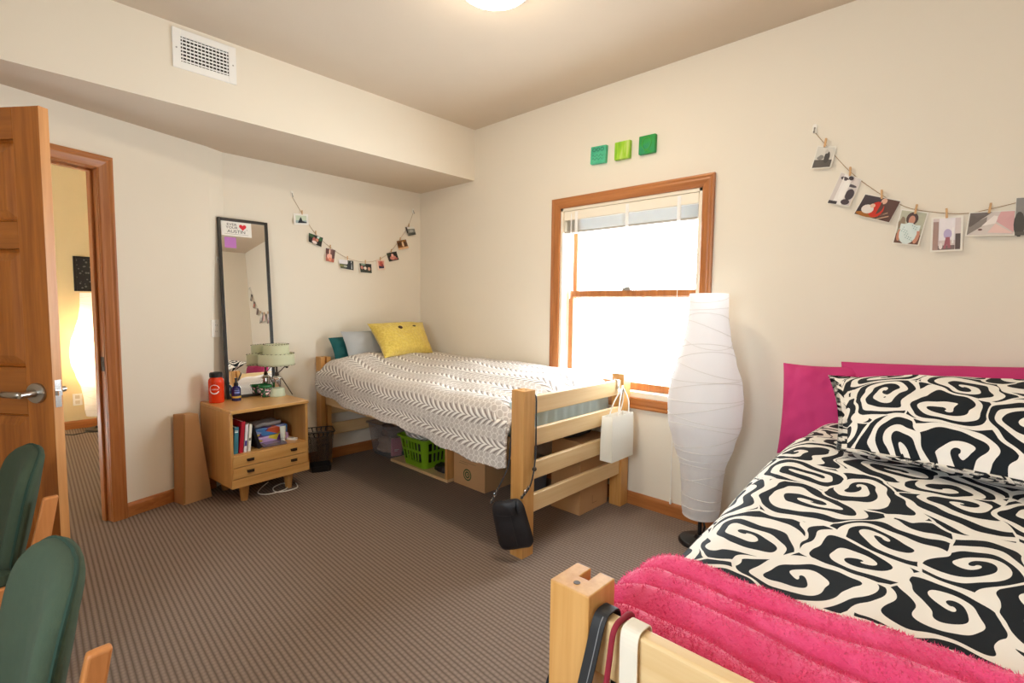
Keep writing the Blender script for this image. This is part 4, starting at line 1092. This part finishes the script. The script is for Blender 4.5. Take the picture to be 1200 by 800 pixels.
m = MB(); m.grid(lambda u, v: ((v-.5)*.13, (u-.5)*.18, .014+.008*nz(u*5, v*4, 1)), 14, 10); m.build('wrapper', plain('grey_wrap', '#a59c98', .35, .1, 25), fl, smooth=True, solid=.024)
tbx = thing('lotion_tube', 'white lotion tube standing on its cap on the cabinet shelf', 'tube', NSW((.115, .125, sf)), NR)
MB().lathe([(.013, 0), (.014, .002), (.014, .018)], 18).build('cap', WHITE, tbx)
m = MB(); rings = []
for z, rx, ry in ((.018, .015, .015), (.03, .0165, .016), (.07, .012, .018), (.098, .003, .02), (.104, .0015, .02)): rings.append([(rx*math.cos(2*PI*i/20), ry*math.sin(2*PI*i/20), z) for i in range(20)])
m.loft(rings); m.build('tube_body', plain('tube_white', '#dfe6da', .35, .02), tbx, smooth=True)
cs = thing('plastic_case', 'flat clear case lying at the front of the cabinet shelf', 'case', NSW((.13, .045, sf)), NR-.1)
MB().box(-.06, -.075, 0, .055, .075, .012).build('case_shell', plain('smoky_plastic', '#6c6170', .12, .25, 30), cs, bevel=.003)
MB().box(-.04, -.05, .0121, .03, .04, .0128).build('insert', plain('violet_sleeve', '#8a78a4', .2, .1), cs)
ld = thing('small_carton', 'tiny white carton lying at the right end of the shelf', 'carton', NSW((.12, .185, sf)), NR+.5)
MB().box(-.035, -.012, 0, .035, .012, .014).build('carton_body', PAPER, ld, bevel=.001)
MB().box(-.02, -.0125, .0141, .015, .002, .0146).build('printed_label', plain('grey_label', '#8a848c', .6), ld)

# tapered cardboard box leaning against the door wall
tp = thing('tapered_cardboard_box', 'tall tapered brown cardboard box standing left of the cabinet', 'box', (.205, -1.922, 0), math.radians(14))
m = MB()
m.loft([[(-.055, -.085, 0), (.055, -.085, 0), (.055, .088, 0), (-.055, .088, 0)], [(-.05, -.075, .555), (.045, -.06, .565), (.045, .022, .553), (-.05, .022, .55)]])
m.build('box_body', CARD, tp, bevel=.002)
MB().strap([(.0556, -.082, .01), (.0522, -.074, .2), (.0488, -.067, .4), (.0456, -.06, .56)], (0, 1, .1), .012, .0008).build('folded_seam', plain('cardboard_seam', '#a67848', .9), tp)

# wire mesh wastebasket
ws = thing('wastebasket', 'black wire-mesh wastebasket between the cabinet and the bed', 'wastebasket', (.212, -1.085, 0), math.radians(-20))
def wl(z, off=0):
    k = z/.305; return rrect(.068+.018*k+off, .068+.024*k+off, .022, 5)
m = MB(); n = len(wl(0)); 
for z0, z1 in ((.04, .27),):
    a, b = wl(z0), wl(z1); acc = 0; vs = []; uv = []
    per = [0]
    for i in range(n): per.append(per[-1]+(Vector(a[i])-Vector(a[(i+1) % n])).length)
    for i in range(n):
        j = (i+1) % n
        m.add([(*a[i], z0), (*a[j], z0), (*b[j], z1), (*b[i], z1)], [(0, 1, 2, 3)], 0, [(per[i], z0), (per[i+1], z0), (per[i+1], z1), (per[i], z1)])
m.build('mesh_wall', WIRE, ws, smooth=True)
m = MB()
for i in range(n):
    j = (i+1) % n; a, b = wl(.27), wl(.302, .006); per_ = i*.018
    m.add([(*a[i], .27), (*a[j], .27), (*b[j], .302), (*b[i], .302)], [(0, 1, 2, 3)], 0, [(per_, 0), (per_+.018, 0), (per_+.018, .03), (per_, .03)])
m.build('mesh_collar', WIRE, ws)
MB().tube([(*p, .303) for p in wl(.303, .006)], .004, 8, closed=True).build('rim', BLACK, ws)
MB().tube([(*p, .27) for p in wl(.27, .001)], .0018, 6, closed=True).build('wire_ring', BLACK, ws)
m = MB(); m.loft([[(*p, 0) for p in wl(0)], [(*p, .042) for p in wl(.042, .001)]], cap=False); m.add([(*p, .001) for p in wl(0)], [tuple(range(n))]); m.build('base_band', BLACK, ws)

# ------------------------------------------------------------------ wall fittings
sw = thing('wall_outlet', 'white outlet plate on the back wall left of the mirror', 'outlet', (.0455, -1.7197, 1.075), math.atan2(.064, .12))
MB().box(0, -.036, -.058, .006, .036, .058).build('cover_plate', PLASTIC, sw, bevel=.003)
for z in (-.021, .021):
    so = MB().box(.005, -.016, z-.016, .008, .016, z+.016).build('socket', PLASTIC, sw, bevel=.004)
    MB().box(.0078, -.008, z-.003, .0084, -.006, z+.006).box(.0078, .006, z-.003, .0084, .008, z+.006).build('slot', plain('slot_dark', '#4a4642', .6), so)
def hook(label, loc, nrm):
    rz = math.atan2(nrm[1], nrm[0])
    t = thing('wall_hook', label, 'hook', loc, rz)
    MB().prism(rrect(.010, .022, .009, 5), 0, .004, T=basis((0, 0, 0), (0, 1, 0), (0, 0, 1), (1, 0, 0))).build('backplate', PLASTIC, t, bevel=.001)
    MB().tube(smoothp([(.004, 0, .006), (.012, 0, -.004), (.014, 0, -.018), (.02, 0, -.022), (.024, 0, -.016)]), .0028, 8).build('hook_arm', NICKEL, t, smooth=True)
    return t
hook('white adhesive hook on the back wall half hidden by the mirror edge', (.0303, -1.6922, 1.535), (.12, .064, 0))
hook('white adhesive hook at the left end of the back-wall garland', (.0005, -1.172, 2.06), (1, 0, 0))
hook('white adhesive hook at the corner end of the back-wall garland', (.0005, -.083, 2.09), (1, 0, 0))
hook('white adhesive hook at the left end of the garland above the near bed', (3.155, -.0005, 2.12), (0, -1, 0))

# ------------------------------------------------------------------ garlands
WM = {}
def flat(h):
    if h not in WM: WM[h] = plain('print_'+h.strip('#'), h, .35, .05, 40)
    return WM[h]
def photo(label, axis, cs, art, border='#eee8dc', bw=.07, group=None, bg='#888888', curl=.016, name='photo_print'):
    """cs: TL,TR,BR,BL as (along wall, z). axis 'x' = window wall (y=0), 'y' = back wall (x=0)"""
    q = [Vector(c) for c in cs]; ctr = (q[0]+q[1])/2
    loc = (ctr.x, -.004, ctr.y) if axis == 'x' else (.004, ctr.x, ctr.y)
    def P(u, v, off):
        p = q[3]*(1-u)*(1-v)+q[2]*u*(1-v)+q[1]*u*v+q[0]*(1-u)*v
        d = .001+curl*(1-v)**1.6+off
        return (p.x-ctr.x, -d, p.y-ctr.y) if axis == 'x' else (d, p.x-ctr.x, p.y-ctr.y)
    mats = [flat(border), flat(bg)]; m = MB()
    m.grid(lambda u, v: P(u, v, 0), 6, 8); m.grid(lambda u, v: P(u, v, -.0006), 6, 8)
    bh_ = bw*(q[1]-q[0]).length/max(.01, (q[0]-q[3]).length)
    m.grid(lambda u, v: P(bw+(1-2*bw)*u, bh_+(1-2*bh_)*v, .0004), 6, 8, 1)
    for k, (col, poly) in enumerate(art):
        if flat(col) not in mats: mats.append(flat(col))
        mi = mats.index(flat(col))
        n = len(poly); cu = sum(p[0] for p in poly)/n; cv = sum(p[1] for p in poly)/n
        vs = [P(bw+(1-2*bw)*a, bh_+(1-2*bh_)*b, .0008+.0003*k) for a, b in [(cu, cv)]+list(poly)]
        m.add(vs, [(0, i+1, (i+1) % n+1) for i in range(n)], mi)
    o = m.build(name, mats); o.location = loc
    return tag(o, label, 'photo', group)
def ell(cx, cy, rx, ry, n=14): return [(cx+rx*math.cos(2*PI*i/n), cy+ry*math.sin(2*PI*i/n)) for i in range(n)]
def rec(a, b, c, d): return [(a, b), (c, b), (c, d), (a, d)]
GR = 'photos on the garland above the near bed'; GL = 'photos on the back-wall garland'
photo('small faded snapshot nearest the hook of the garland above the near bed', 'x', [(3.17, 2.037), (3.251, 2.018), (3.235, 1.918), (3.148, 1.926)],
      [('#5f5a56', rec(0, 0, 1, .38)), ('#d8d4ca', rec(0, .38, 1, 1)), ('#8e8a84', ell(.3, .5, .2, .12)), ('#4f4c4a', ell(.68, .5, .16, .3)), ('#c9c4ba', ell(.6, .78, .1, .1))], group=GR, bg='#bdb8ae')
photo('tilted black and white photo of a pale figure, second on the near garland', 'x', [(3.274, 1.896), (3.358, 1.849), (3.317, 1.727), (3.226, 1.754)],
      [('#f0eae4', rec(.2, 0, .62, 1)), ('#4b4246', ell(.8, .4, .2, .2)), ('#3c363a', rec(0, .0, .4, .1)), ('#4b4246', ell(.28, .86, .2, .06)), ('#5a5054', ell(.72, .7, .24, .05)), ('#4b4246', ell(.75, .12, .2, .1)), ('#f4efe9', ell(.46, .5, .16, .36)), ('#3c3034', ell(.56, .93, .12, .07))], group=GR, bg='#d9cfc9', bw=.03)
photo('photo of a person in a red top holding a baby on the near garland', 'x', [(3.373, 1.781), (3.508, 1.731), (3.472, 1.636), (3.335, 1.691)],
      [('#5d4038', rec(.55, 0, 1, 1)), ('#c9a58a', [(.6, .1), (.98, .5), (.98, .56), (.6, .16)]), ('#c9a58a', [(.66, 0), (1, .3), (1, .36), (.62, .02)]), ('#a5682c', ell(.3, .1, .3, .12)), ('#c8301f', ell(.5, .42, .2, .38)), ('#e4b49a', ell(.6, .86, .08, .14)), ('#e6ddd6', ell(.27, .36, .17, .22)), ('#e0b39a', ell(.36, .56, .07, .1))], group=GR, bg='#43363a', bw=.02)
photo('photo of a person in a leafy pale blouse on the near garland', 'x', [(3.508, 1.696), (3.604, 1.67), (3.579, 1.528), (3.486, 1.546)],
      [('#b9b79e', rec(0, .5, 1, 1)), ('#6e4a3a', rec(0, 0, 1, .3)), ('#8f7a62', ell(.12, .62, .14, .2)), ('#4d2f24', ell(.5, .78, .24, .2)), ('#c98a70', ell(.5, .74, .13, .14)), ('#c98a70', ell(.84, .26, .12, .24)), ('#c98a70', ell(.14, .26, .1, .2)), ('#d9e4e0', ell(.48, .32, .36, .34)), ('#d9e4e0', rec(.1, .42, .9, .6)),
       *[('#7fa3a0', ell(.2+.6*((i*37) % 100)/100, .08+.5*((i*61) % 100)/100, .02, .016, 6)) for i in range(22)]], group=GR, bg='#a9a58e', bw=.05)
photo('pale indoor photo with a small violet figure, fifth on the near garland', 'x', [(3.614, 1.647), (3.716, 1.644), (3.721, 1.499), (3.618, 1.499)],
      [('#a98a80', rec(0, 0, .2, .9)), ('#ece4e6', rec(.22, .3, .8, 1)), ('#5f504c', rec(.82, 0, 1, .5)), ('#7c6a66', rec(.2, 0, .8, .14)), ('#b9a9cc', ell(.54, .5, .15, .16)), ('#a5606a', [(.48, .4), (.62, .4), (.66, .05), (.56, .05), (.55, .2), (.46, .02), (.4, .05)]), ('#f2ecea', rec(.7, .2, .76, .7)), ('#e9dcd8', ell(.3, .12, .07, .1))], group=GR, bg='#d9c8c4')
photo('wide photo with a dark left side and pink right side on the near garland', 'x', [(3.733, 1.655), (3.87, 1.649), (3.871, 1.547), (3.726, 1.557)],
      [('#6f6560', [(0, .3), (.5, 1), (0, 1)]), ('#8f8680', [(0, 0), (.4, .5), (.4, .8), (0, .4)]), ('#d9a7a8', [(.6, .6), (.7, 1), (1, 1), (1, .1)]), ('#efe6e0', [(.3, .4), (.55, .85), (.66, .8), (.6, .5)]), ('#eac9c2', [(.45, .1), (.6, .5), (1, .05)]), ('#6a3f38', ell(.28, .24, .05, .04))], group=GR, bg='#d8cdc6', bw=.03)
photo('dark-edged photo at the right edge of the frame on the near garland', 'x', [(3.867, 1.695), (3.979, 1.69), (3.983, 1.543), (3.869, 1.546)],
      [('#4d4944', ell(.1, .3, .14, .34)), ('#c9c6c0', ell(.6, .6, .36, .4)), ('#e6e3de', ell(.5, .7, .22, .2)), ('#5d5952', rec(0, 0, 1, .1))], group=GR, bg='#8d8984', bw=.01)
photo('small photo past the right frame edge on the near garland, seen only in the mirror', 'x', [(4.01, 1.77), (4.09, 1.79), (4.095, 1.68), (4.015, 1.66)], [('#5d3a34', ell(.5, .4, .3, .3))], group=GR, bg='#8d7a70')
photo('reddish photo climbing to the far hook of the near garland, seen only in the mirror', 'x', [(4.11, 1.88), (4.19, 1.91), (4.2, 1.80), (4.12, 1.77)], [('#c06a58', ell(.5, .4, .3, .3))], group=GR, bg='#4d3a34')
photo('dark photo just below the far hook of the near garland, seen only in the mirror', 'x', [(4.19, 2.0), (4.27, 2.03), (4.28, 1.92), (4.2, 1.89)], [('#b5a294', ell(.5, .4, .3, .3))], group=GR, bg='#2d2a28')
DK = '#23241f'
photo('white-bordered photo of a dark peak over water on the back garland', 'y', [(-1.163, 1.92), (-1.051, 1.928), (-1.055, 1.844), (-1.167, 1.833)],
      [('#9fb9bd', rec(0, 0, 1, .35)), ('#1d2a38', [(.18, .0), (.28, .3), (.45, .8), (.52, .72), (.62, .25), (.7, .1), (1, .12), (1, 0)])], group=GL, bg='#cfdcc8', bw=.13, border='#f2f0ea')
photo('dark green photo with two people, second on the back garland', 'y', [(-1.051, 1.792), (-.932, 1.764), (-.958, 1.685), (-1.06, 1.718)],
      [('#3c5a3a', ell(.2, .8, .2, .18)), ('#b5655c', ell(.4, .4, .12, .34)), ('#e6d6d2', ell(.45, .2, .2, .16)), ('#c98f74', ell(.62, .55, .1, .2)), ('#d9e4dc', ell(.7, .85, .12, .12)), ('#3a6a45', ell(.85, .75, .12, .2))], group=GL, bg=DK, bw=.02)
photo('brown and pink portrait photo, third on the back garland', 'y', [(-.916, 1.689), (-.832, 1.678), (-.855, 1.572), (-.926, 1.582)],
      [('#5f3430', rec(.0, .6, .4, 1)), ('#b96a58', rec(0, 0, 1, .3)), ('#f2b9a8', ell(.45, .4, .32, .22)), ('#f2c9b8', ell(.42, .78, .08, .2)), ('#e88f74', ell(.5, .2, .2, .14)), ('#6a4a48', rec(.7, .3, 1, 1))], group=GL, bg='#8a5f5a', bw=.03)
photo('photo with a bright sky over dark rocks, fourth on the back garland', 'y', [(-.81, 1.607), (-.676, 1.606), (-.685, 1.522), (-.801, 1.533)],
      [('#e9e6ea', rec(0, .55, .6, 1)), ('#7f7f52', ell(.15, .35, .18, .14)), ('#2a3038', [(.4, 0), (.55, .55), (.75, .95), (.9, .9), (.8, 0)]), ('#dfe2e4', [(.84, .1), (.82, .9), (.88, .9), (.9, .1)]), ('#1d2024', rec(.9, 0, 1, .9)), ('#b9bcae', ell(.4, .3, .14, .1))], group=GL, bg='#5d604e', bw=.02)
photo('dark photo of people at a table, lowest on the back garland', 'y', [(-.628, 1.591), (-.509, 1.591), (-.514, 1.507), (-.625, 1.509)],
      [('#3a4038', rec(0, 0, 1, .3)), ('#c98a7c', ell(.18, .55, .12, .2)), ('#efe2d4', ell(.45, .5, .12, .18)), ('#d9a58c', ell(.78, .45, .13, .2)), ('#8fa694', ell(.3, .88, .2, .1))], group=GL, bg=DK, bw=.03)
photo('narrow red and navy photo in a pink border on the back garland', 'y', [(-.465, 1.631), (-.377, 1.638), (-.387, 1.548), (-.455, 1.539)],
      [('#2e2846', rec(0, 0, 1, .35)), ('#c4584c', ell(.5, .62, .3, .34)), ('#8a3a3c', ell(.7, .4, .18, .2))], group=GL, bg='#d98f80', bw=.16, border='#eed6c6')
photo('dark photo with a pinkish group, third from the corner on the back garland', 'y', [(-.369, 1.693), (-.261, 1.72), (-.243, 1.642), (-.349, 1.615)],
      [('#d98a7c', ell(.5, .35, .3, .25)), ('#efb6a6', ell(.5, .65, .12, .18)), ('#b5645c', ell(.75, .2, .18, .12)), ('#3d4a2e', ell(.15, .8, .15, .16))], group=GL, bg=DK, bw=.03)
photo('amber brown photo, second from the corner on the back garland', 'y', [(-.265, 1.808), (-.16, 1.835), (-.138, 1.753), (-.251, 1.723)],
      [('#e6b88a', rec(0, 0, 1, .22)), ('#4a2a10', ell(.25, .62, .2, .22)), ('#4a2a10', ell(.82, .5, .16, .26)), ('#ecc9a0', ell(.55, .55, .1, .3)), ('#9a6a20', ell(.7, .9, .2, .1))], group=GL, bg='#7d4c1c', bw=.03)
photo('grey photo with white top, nearest the corner on the back garland', 'y', [(-.17, 1.938), (-.072, 1.954), (-.064, 1.882), (-.151, 1.86)],
      [('#e9e6de', [(.1, 1), (1, 1), (1, .75), (.2, .78)]), ('#4a4c46', rec(.1, 0, 1, .3)), ('#b5b5ae', ell(.55, .5, .25, .16)), ('#3a2c22', rec(0, .3, .14, 1))], group=GL, bg='#8a8a82', bw=.01)
def twine(label, axis, P, sag=None):
    pts = smoothp([(a, -.0028, z) if axis == 'x' else (.0028, a, z) for a, z in P], 4)
    o0 = Vector(pts[0]); o = MB().tube([p-o0 for p in pts], .0014, 5).build('garland_string', STRING); o.location = o0
    return tag(o, label, 'string')
twine('thin jute string of the photo garland on the back wall', 'y', [(-1.174, 2.046), (-1.102, 1.934), (-.999, 1.792), (-.882, 1.699), (-.737, 1.623), (-.575, 1.60), (-.436, 1.632), (-.317, 1.715), (-.229, 1.82), (-.138, 1.95), (-.083, 2.075)])
twine('thin jute string of the photo garland above the near bed', 'x', [(3.155, 2.104), (3.205, 2.033), (3.312, 1.888), (3.437, 1.765), (3.507, 1.714), (3.562, 1.686), (3.664, 1.659), (3.731, 1.652), (3.794, 1.661), (3.889, 1.682), (3.978, 1.715), (4.05, 1.775), (4.15, 1.89), (4.23, 2.01), (4.28, 2.1)])
hook('white adhesive hook at the far end of the garland above the near bed', (4.28, -.0005, 2.115), (0, -1, 0))
def clothespin(label, group, loc, rz, tilt, s):
    t = thing('clothespin', label, 'clothespin', loc, rot=(0, tilt, rz), group=group)
    for sd in (-1, 1):
        MB().loft([[(x, sd*y, z) for x, y in ((-.0035*s, a), (.0035*s, a), (.0035*s, b), (-.0035*s, b))] for z, a, b in ((.02*s, .0055*s, .0028*s), (.0, .004*s, .0008*s), (-.018*s, .003*s, .0003*s))]).build('prong', PINW, t)
    MB().tube([(-.005*s, 0, .002*s), (.005*s, 0, .002*s)], .0018*s, 6).build('spring', NICKEL, t)
    return t
first = None
RN = ['faded snapshot', 'black and white figure photo', 'red top photo', 'leafy blouse photo', 'pale indoor photo', 'wide pink photo', 'dark-edged photo']
for (a, z), nm in zip([(3.205, 2.04), (3.312, 1.888), (3.437, 1.766), (3.561, 1.686), (3.663, 1.657), (3.794, 1.662), (3.923, 1.697)], RN):
    lb = 'small wooden clothespin holding the '+nm+' above the near bed'
    if first is None: first = clothespin(lb, 'clothespins on the near garland', (a, -.016, z), 0, .15, 1.05)
    else:
        c_ = copy_tree(first); c_.location = (a, -.016, z); c_['label'] = lb; c_.rotation_euler = (0, random.uniform(-.1, .25), 0)
LN = ['dark peak', 'dark green', 'brown portrait', 'bright sky', 'table group', 'red and navy', 'pinkish group', 'amber brown', 'white-topped grey']
first = None
for (a, z), nm in zip([(-1.103, 1.932), (-.999, 1.792), (-.882, 1.697), (-.737, 1.62), (-.575, 1.60), (-.432, 1.636), (-.321, 1.714), (-.229, 1.823), (-.138, 1.955)], LN):
    lb = 'tiny wooden clothespin holding the '+nm+' photo on the back wall'
    if first is None: first = clothespin(lb, 'clothespins on the back garland', (.016, a, z), PI/2, 0, .8)
    else:
        c_ = copy_tree(first); c_.location = (.016, a, z); c_['label'] = lb

# green wall tiles
def canvas(label, x0, x1, z0, z1, build_mat, rot=0, relief=None):
    cx, cz = (x0+x1)/2, (z0+z1)/2; t = thing('canvas_tile', label, 'canvas', (cx, .0005, cz), rot=(0, rot, 0), group='green painted canvases above the window')
    h = (x1-x0)/2; k = (z1-z0)/2
    MB().box(-h, -.028, -k, h, 0, k).build('canvas', build_mat, t, bevel=.004)
    if relief: relief(t, h, k)
def brushed(name, a, b, c, axis):
    m, nt, bs = new_mat(name); v = coords(nt, 'Object', (40, 4, 6) if axis == 'z' else (7, 4, 9)); n = N(nt, 'ShaderNodeTexNoise', Scale=1.0, Detail=4.0); nt.links.new(v, n.inputs['Vector'])
    r = nt.nodes.new('ShaderNodeValToRGB'); e = r.color_ramp.elements; e[0].color = lin(a); e[1].color = lin(c); e[0].position = .35; e[1].position = .68; x = e.new(.5); x.color = lin(b)
    nt.links.new(n.outputs[0], r.inputs[0]); nt.links.new(r.outputs[0], bs.inputs['Base Color']); bs.inputs['Roughness'].default_value = .5; bumpn(nt, bs, n.outputs[0], .3, .004)
    return m
def rings3(t, h, k):
    m = MB()
    for x in (-.03, 0, .03): m.tube([(x+.011*math.cos(q), -.029, .032+.011*math.sin(q)) for q in [2*PI*i/16 for i in range(16)]], .0018, 5, closed=True)
    m.build('painted_rings', plain('dark_teal_paint', '#1c6a5c', .5), t)
    m = MB()
    for z in (-.006, -.026): m.tube([(-.042+.007*i, -.0285, z+.008*math.sin(i*1.6)) for i in range(13)], .0016, 5)
    m.build('painted_scribble', plain('mid_teal_paint', '#2b8b70', .5), t)
def leaf_(t, h, k):
    m = MB(); m.tube([(.03*math.cos(q)*(1+.15*math.sin(q)), -.029, .004+.036*math.sin(q)) for q in [2*PI*i/24 for i in range(24)]], .0022, 5, closed=True)
    m.tube([(-.014, -.029, -.04), (.002, -.029, -.034), (.02, -.029, -.045)], .002, 5); m.build('painted_ring', plain('lime_paint', '#49b03a', .5), t)
canvas('teal green canvas with three small rings, left above the window', 1.872, 1.988, 2.174, 2.284, brushed('teal_paint', '#2f9c78', '#46b78c', '#5cc79a', 'x'), .05, rings3)
canvas('lime canvas with vertical brush stripes, middle above the window', 2.052, 2.160, 2.169, 2.277, brushed('lime_stripes', '#76b81c', '#9ccf28', '#c6dc78', 'z'), .02)
canvas('emerald canvas with a leaf outline, right above the window', 2.221, 2.328, 2.170, 2.277, brushed('emerald_paint', '#0f7d3c', '#159a3c', '#0f8a66', 'x'), .02, leaf_)

# air vent on the soffit
vt = thing('air_vent', 'white louvred air vent on the soffit face', 'vent', (SX, -1.927, 2.54))
m = MB(); a, b = .149, .098; i0, i1 = .112, .062
for q in ((-a, -b, -i0, b), (i0, -b, a, b), (-i0, -b, i0, -i1), (-i0, i1, i0, b)): m.box(0, q[0], q[1], .008, q[2], q[3])
m.build('vent_frame', WHITE, vt, bevel=.002)
MB().box(-.0, -i0, -i1, .0012, i0, i1).build('vent_cavity', plain('vent_dark', '#3a322c', .9), vt)
for i in range(7):
    z = -i1+(i+.5)*2*i1/7; MB().box(.001, -i0, -.0035, .0025, i0, .0035).build('louver', WHITE, vt, loc=(.004, 0, z), rot=(0, .6, 0))
for i in range(13):
    y = -i0+(i+.5)*2*i0/13; MB().box(.0015, y-.0016, -i1, .0035, y+.0016, i1).build('vane', WHITE, vt)
for y in (-.132, .132): MB().lathe([(.004, 0), (.004, .0015)], 10, T=basis((.008, y, 0), (0, 1, 0), (0, 0, 1), (1, 0, 0))).build('screw', NICKEL, vt)

# ceiling light
cl = thing('ceiling_light', 'round frosted glass dome light on the ceiling', 'lamp', (2.195, -1.235, H))
MB().lathe([(.176, 0), (.18, -.004), (.18, -.036), (.165, -.04)], 40, cap=False).build('light_base', NICKEL, cl)
DOME, nt, b = new_mat('lit_dome'); b.inputs['Base Color'].default_value = lin('#fff4e0'); b.inputs['Emission Color'].default_value = (1, .85, .66, 1); b.inputs['Emission Strength'].default_value = 40
MB().lathe([(.165, -.036), (.160, -.05), (.142, -.068), (.11, -.084), (.06, -.094), (.001, -.098)], 40, cap=False).build('glass_dome', DOME, cl, smooth=True)

# ------------------------------------------------------------------ green chairs
FELT = plain('green_wool', '#3b4a39', .95, .12, 40, .4, bscale=350)
def green_chair(label, loc, rz):
    t = thing('desk_chair', label, 'chair', loc, rz, 'green upholstered desk chairs')
    hw_ = .20; z0, z1 = .43, .765
    # backrest pad: rounded outline, reclined, chair faces -y
    m = MB(); out = []
    n = 56
    for i in range(n):
        q = 2*PI*i/n; c_, s_ = math.cos(q), math.sin(q)
        ex = .62 if s_ > 0 else .35
        out.append((hw_*math.copysign(abs(c_)**ex, c_), (z0+z1)/2+(z1-z0)/2*math.copysign(abs(s_)**ex, s_)))
    def pos(x, z, d):
        rec_ = .20*(z-.45)+.0
        return (x, rec_-d-.28*x*x*0-.06*(x/hw_)**2*.6, z)
    rings = []
    cz = (z0+z1)/2
    for sc_, d in ((.0, .052), (.5, .052), (.8, .049), (.93, .042), (.985, .030), (1, .018), (1, .006), (.985, 0), (.9, -.004), (.5, -.006), (0, -.006)):
        rings.append([pos(x*max(sc_, .001), cz+(z-cz)*max(sc_, .001), d) for x, z in out])
    m.loft(rings); bkp = m.build('backrest', FELT, t, smooth=True)
    MB().tube([pos(x*1.0, cz+(z-cz)*1.0, .012) for x, z in out], .004, 6, closed=True).build('piping', plain('dark_green_piping', '#1f3a2e', .9), bkp)
    for sx in (-1, 1):
        m = MB(); X = sx*(hw_+.0)
        m.loft([[(X-.011, y, z), (X+.011, y, z), (X+.011, y+w, z), (X-.011, y+w, z)] for y, z, w in ((-.075, .0, .045), (-.02, .40, .045), (.004, .52, .042), (.034, .652, .036))])
        m.build('leg', CHW, t, bevel=.006, seg=3)
        MB().loft([[(X-.011, y, z), (X+.011, y, z), (X+.011, y+.04, z), (X-.011, y+.04, z)] for y, z in ((-.47, 0), (-.43, .42))]).build('leg', CHW, t, bevel=.006)
        MB().box(X-.010, -.44, .36, X+.010, -.02, .41).build('seat_rail', CHW, t, bevel=.004)
        MB().box(X-.010, -.45, .06, X+.010, -.05, .1).build('stretcher', CHW, t, bevel=.004)
    m = MB(); m.loft([[(x*k_, -.235+y*k_, z) for x, y in rrect(.19, .215, .05, 6)] for z, k_ in ((.40, .96), (.412, 1), (.44, 1), (.455, .96), (.46, .8))]); m.build('seat', FELT, t, smooth=False)
    return t
CH = green_chair('green upholstered wooden chair nearest the camera, at the lower left', (2.52, -2.752, 0), math.radians(3))
c2_ = copy_tree(CH); c2_.location = (1.55, -2.742, 0); c2_['label'] = 'green upholstered wooden chair in front of the open door'

# ------------------------------------------------------------------ light
w = bpy.data.worlds.new('World'); SC.world = w; w.use_nodes = True
bg = w.node_tree.nodes['Background']; bg.inputs[0].default_value = (.82, .925, 1, 1); bg.inputs[1].default_value = 14.0
def portal(loc, rot, sx, sy):
    L = bpy.data.lights.new('daylight_portal', 'AREA'); L.shape = 'RECTANGLE'; L.size = sx; L.size_y = sy; L.cycles.is_portal = True
    o = bpy.data.objects.new('daylight_portal', L); COL.objects.link(o); o.location = loc; o.rotation_euler = rot
portal(((wx0+wx1)/2, .19, (wz0+wz1)/2), (-PI/2, 0, 0), ww, wh)
portal(((rx0+rx1)/2, YB-.12, (rz0+rz1)/2), (PI/2, 0, 0), rx1-rx0, rz1-rz0)

# ------------------------------------------------------------------ camera
cam = bpy.data.cameras.new('camera'); co = bpy.data.objects.new('camera', cam); COL.objects.link(co); SC.camera = co
cam.sensor_width = 36; cam.lens = 36*586.37/1200; cam.clip_start = .05
yaw, pit, rol = .7525, -.0711, .0119
fw = Vector((-math.sin(yaw)*math.cos(pit), math.cos(yaw)*math.cos(pit), math.sin(pit))); rt = Vector((math.cos(yaw), math.sin(yaw), 0)); upv = rt.cross(fw)
R_ = math.cos(rol)*rt+math.sin(rol)*upv; U_ = -math.sin(rol)*rt+math.cos(rol)*upv
co.matrix_world = basis((3.7946, -2.8084, 1.25), R_, U_, -fw)

vs_ = SC.view_settings; vs_.view_transform = 'Standard'; vs_.look = 'None'; vs_.gamma = 1; vs_.use_curve_mapping = False; vs_.exposure = 0.58
SC.cycles.use_denoising = True
SC.cycles.max_bounces = 10; SC.cycles.diffuse_bounces = 6; SC.cycles.transparent_max_bounces = 16
SC.cycles.sample_clamp_indirect = 6
